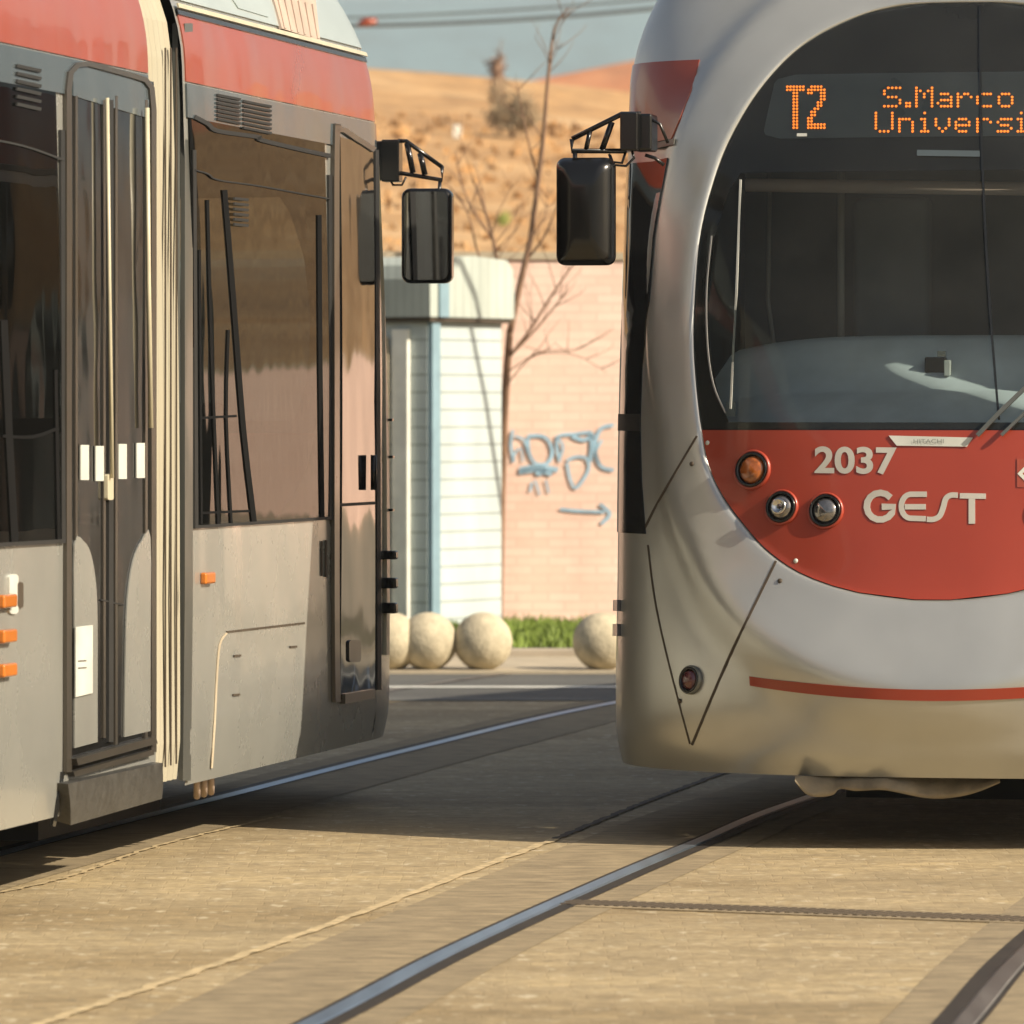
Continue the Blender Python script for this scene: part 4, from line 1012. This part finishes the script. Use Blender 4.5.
rf = MB(); prof = [(-.05, ZK+.03), (-.055, ZK+.28), (-.02, ZK+.37), (.08, ZK+.42), (.5, ZK+.44), (.95, ZK+.42), (LR+.03, ZK+.36), (LR+.05, ZK+.28), (LR+.05, ZK+.03)]
vs = [kc+kr*a+kl*(-.04)+Vector((0, 0, z)) for a, z in prof]+[kc+kr*a+kl*LL+Vector((0, 0, z)) for a, z in prof]; n = len(prof)
rf.add(vs, [(i, i+1, n+i+1, n+i) for i in range(n-1)]+[tuple(range(n)), tuple(n+i for i in range(n))]); rf.build('roof', 'kiosk_roof', kk)
kbox(.05, .17, -.055, .02, ZK+.03, ZK+.30).build('roof_corner', 'kiosk_blue', kk)

# unseen bent tube, added and shaped to throw the curved shadow over the kiosk
def to_sun(px, py, d):
    # point of the kiosk's right face seen at this pixel, moved d metres towards the sun
    dd = Vector(((px-HX)/FPX, 1, -(py-HY)/FPX)); o = Vector((0, 0, H)); t_ = (kc-o).dot(kl)/dd.dot(kl); return o+dd*t_+sd*d
lm = thing('shadow_caster', 'unseen bent grey tube behind the silver tram, added to cast the curved shadow on the kiosk', 'shadow caster', (3.1, 36.6, 0))
MB().tube([to_sun(443, 262, 5.0), to_sun(455, 266, 5.0), to_sun(470, 300, 5.0), to_sun(490, 400, 5.0), to_sun(508, 520, 5.0), to_sun(516, 640, 5.0)], .028, 8).build('arm', 'steelgrey', lm)

# bare tree
def branch(mb, pts, r0, r1, n=6, jig=.0):
    cc = curvepts(pts, 4); k = len(cc); mb.tube(cc, [lerp(r0, r1, i/(k-1)) for i in range(k)], n)
    return cc
def twigs(mb, cc, cnt, L, r_, rg, up=.5):
    for _ in range(cnt):
        i = rg.randrange(len(cc)//4, len(cc)-1); p = cc[i]; d = (cc[min(i+1, len(cc)-1)]-cc[i-1]).normalized()
        a = rg.uniform(0, 6.28); s_ = Vector((math.cos(a), math.sin(a)*.6, rg.uniform(-.1, .9))).normalized(); v = (d*.5+s_*.8).normalized(); l = L*rg.uniform(.4, 1)
        q = [p, p+v*l*.35+Vector((0, 0, .04*l)), p+v*l*.7+Vector((rg.uniform(-.1, .1)*l, 0, .1*l)), p+v*l+Vector((rg.uniform(-.15, .15)*l, 0, .2*l))]
        mb.tube(q, [r_, r_*.8, r_*.55, r_*.3], 4)
        if L > .35 and rg.random() < .7:
            m_ = q[2]; v2 = (v+Vector((rg.uniform(-1, 1), rg.uniform(-1, 1), rg.uniform(0, .8)))).normalized(); mb.tube([m_, m_+v2*l*.35], [r_*.5, r_*.25], 4)
DT = 40.6; rg = random.Random(11)
tt = thing('bare_tree', 'slender leafless tree growing beside the kiosk in front of the brick wall', 'tree', ((512-HX)/FPX*DT, DT, .05))
tk = MB(); c0 = branch(tk, [P3(498, 634, DT+.4), P3(501, 500, DT+.4), P3(505, 400, DT+.2), P3(510, 330, DT)], .034, .024, 8); tk.build('trunk', 'bark', tt)
bb = MB()
mains = [([(510, 332), (521, 280), (530, 240), (537, 190), (543, 140), (547, 90), (551, 50), (556, 25), (568, 8)], .024, .006), ([(511, 310), (499, 270), (492, 235), (480, 195), (472, 180)], .017, .005),
         ([(510, 356), (530, 330), (550, 298), (575, 262), (600, 236)], .013, .004), ([(511, 355), (535, 330), (560, 300), (568, 286)], .010, .004), ([(525, 262), (545, 235), (565, 190), (590, 165)], .010, .003),
         ([(494, 240), (476, 215), (462, 185), (455, 150)], .010, .003), ([(502, 285), (480, 258), (470, 220), (462, 200)], .010, .003), ([(538, 180), (528, 140), (520, 100), (517, 85)], .008, .003),
         ([(548, 82), (552, 60), (562, 42)], .006, .002), ([(530, 240), (545, 215), (548, 185)], .007, .002),
         ([(507, 385), (530, 358), (552, 353), (578, 356), (606, 372)], .006, .002), ([(508, 372), (540, 352), (575, 350), (596, 338)], .005, .002)]  # last two: thin branches added in place of twig shadows on the wall
for pts, a, b in mains:
    dy = rg.uniform(-.3, .2); p3 = [P3(x, y, DT+(dy*i/len(pts))) for i, (x, y) in enumerate(pts)]; cc_ = branch(bb, p3, a, b); twigs(bb, cc_, 9 if a > .011 else 5, .55 if a > .011 else .32, .0045, rg)
bb.build('branches', 'bark', tt)
# blurred bush and snag on the hill, the little white sign
def hill_pt(px, py):
    best = None
    for D in np.linspace(45, 160, 500):
        p = P3(px, py, D); h = hz(p.x, D)
        if h >= p.z: return p
    return P3(px, py, 140)
def leafball(name, m, c_, rx, rz_, n, ls, root, rg):
    mb = MB()
    cl = [(rg.gauss(0, .45), rg.gauss(0, .45), rg.gauss(0, .4)) for _ in range(14)]
    for _ in range(n):
        k = rg.choice(cl); x, y, z = (k[i]+rg.gauss(0, .28) for i in range(3)); p = c_+Vector((x*rx, y*rx, z*rz_))
        a = Vector((rg.uniform(-1, 1), rg.uniform(-1, 1), rg.uniform(-1, 1))).normalized(); b = a.orthogonal().normalized(); s_ = ls*rg.uniform(.5, 1.2)
        mb.add([p, p+a*s_+b*s_*.4, p+a*s_*2, p+a*s_-b*s_*.4], [(0, 1, 2, 3)])
    return mb.build(name, m, root, recalc=False)
bp = hill_pt(512, 138)
bu = thing('shrub', 'dull olive shrub on the dry hillside behind the tree', 'shrub', tuple(bp))
s_ = bp.y/FPX
leafball('leaves', 'leafdry', bp+Vector((0, 0, 24*s_)), 20*s_, 22*s_, 1600, .07, bu, rg)
MB().tube([bp, bp+Vector((0, 0, 20*s_))], [.05, .02], 6).build('stem', 'bark', bu)
sp_ = P3(497, 112, 138); sn = thing('dead_tree', 'short dark snag of a dead tree against the blue hill above the dry slope', 'tree', (sp_.x, 138, hz(sp_.x, 138)))
mb = MB(); b0 = Vector((sp_.x, 138, hz(sp_.x, 138)-.1)); mb.tube([b0, P3(498, 90, 138), P3(497, 60, 138)], [.20, .17, .12], 7); mb.build('trunk', 'bark', sn)
mb = MB()
for _ in range(26):
    p = P3(497+rg.uniform(-4, 4), rg.uniform(56, 84), 138); d = Vector((rg.uniform(-1, 1), rg.uniform(-1, 1), rg.uniform(-.2, 1))).normalized()*rg.uniform(.2, .55); mb.tube([p, p+d], [.035, .012], 4)
mb.build('stubs', 'bark', sn)
gp_ = hill_pt(503, 226); gs = thing('sprig_bush', 'tiny yellow green bush low on the dry slope behind the tree fork', 'shrub', tuple(gp_)); leafball('leaves', 'leafgreen', gp_+Vector((0, 0, .10)), .10, .13, 260, .03, gs, rg)
MB().tube([gp_, gp_+Vector((0, 0, .1))], [.012, .006], 5).build('stem', 'bark', gs)
wp_ = hill_pt(457, 139); sg_ = thing('marker_post', 'small white marker post standing on the dry hillside', 'sign', tuple(wp_)); k = wp_.y/FPX
MB().box(wp_+Vector((0, 0, 7.5*k)), (8*k, .04, 13*k)).build('panel', 'sign', sg_, bevel=.01); MB().box(wp_+Vector((0, .03, 2*k)), (2*k, .04, 8*k)).build('post', 'steelgrey', sg_)
# low tufts on the slope
tf = MB()
for _ in range(2600):
    x = rg.uniform(-9, 11); y = rg.uniform(60, 128); z = hz(x, y)
    if z < .5: continue
    h = rg.uniform(.03, .13)*y/90; wv = h*rg.uniform(.8, 2.2)
    for k in range(3):
        a = rg.uniform(0, 3.14); dx, dy = math.cos(a)*wv*.5, math.sin(a)*wv*.5; ox = rg.uniform(-.1, .1)
        tf.add([(x-dx+ox, y-dy, z-.03), (x+dx+ox, y+dy, z-.03), (x+ox+dx*.2, y, z+h)], [(0, 1, 2)])
o = tf.build('dry_tufts', 'hill', recalc=False); o['kind'] = 'stuff'; tag(o, 'dry straw coloured tufts scattered over the hillside', 'grass')

# overhead wires far behind
def wire(pa, pb, sag, r_, lab):
    pts = [lerp(pa, pb, i/16)-Vector((0, 0, sag*4*(i/16)*(1-i/16))) for i in range(17)]
    o = MB().tube(pts, r_, 6).build('overhead_wire', 'cable'); tag(o, lab, 'wire', 'overhead wires'); return o
wire(P3(300, 26, 95), P3(760, -4, 95), .12, .035, 'dark overhead wire crossing the pale sky between the trams, the lower one')
wire(P3(300, 19, 90), P3(760, -12, 90), .08, .02, 'thin overhead wire just above the thicker one between the trams')
rm = thing('wire_insulator', 'small red insulator on the overhead wire beside the left tram roof', 'insulator', tuple(P3(368, 23, 94.6)))
MB().tube([P3(358, 24, 94.6), P3(366, 22, 94.6), P3(377, 21, 94.6)], [.03, .07, .04], 8).build('core', 'red_band', rm)
MB().tube([P3(364, 19, 94.6), P3(364, 26, 94.6)], .04, 8).build('shed', 'red_band', rm)

# haze
hb = MB().box((300, 2000, 170), (7200, 5200, 345))
m = bpy.data.materials.new('haze'); m.use_nodes = True; nt = m.node_tree; nt.nodes.remove(nt.nodes['Principled BSDF'])
pvn = nt.nodes.new('ShaderNodeVolumePrincipled'); pvn.inputs['Color'].default_value = (.80, .92, 1, 1); pvn.inputs['Density'].default_value = .00028; pvn.inputs['Anisotropy'].default_value = 0
nt.links.new(pvn.outputs[0], nt.nodes['Material Output'].inputs['Volume'])
ho = hb.build('haze', m); ho['kind'] = 'stuff'; tag(ho, 'thin pale air between the hills and the camera', 'haze')
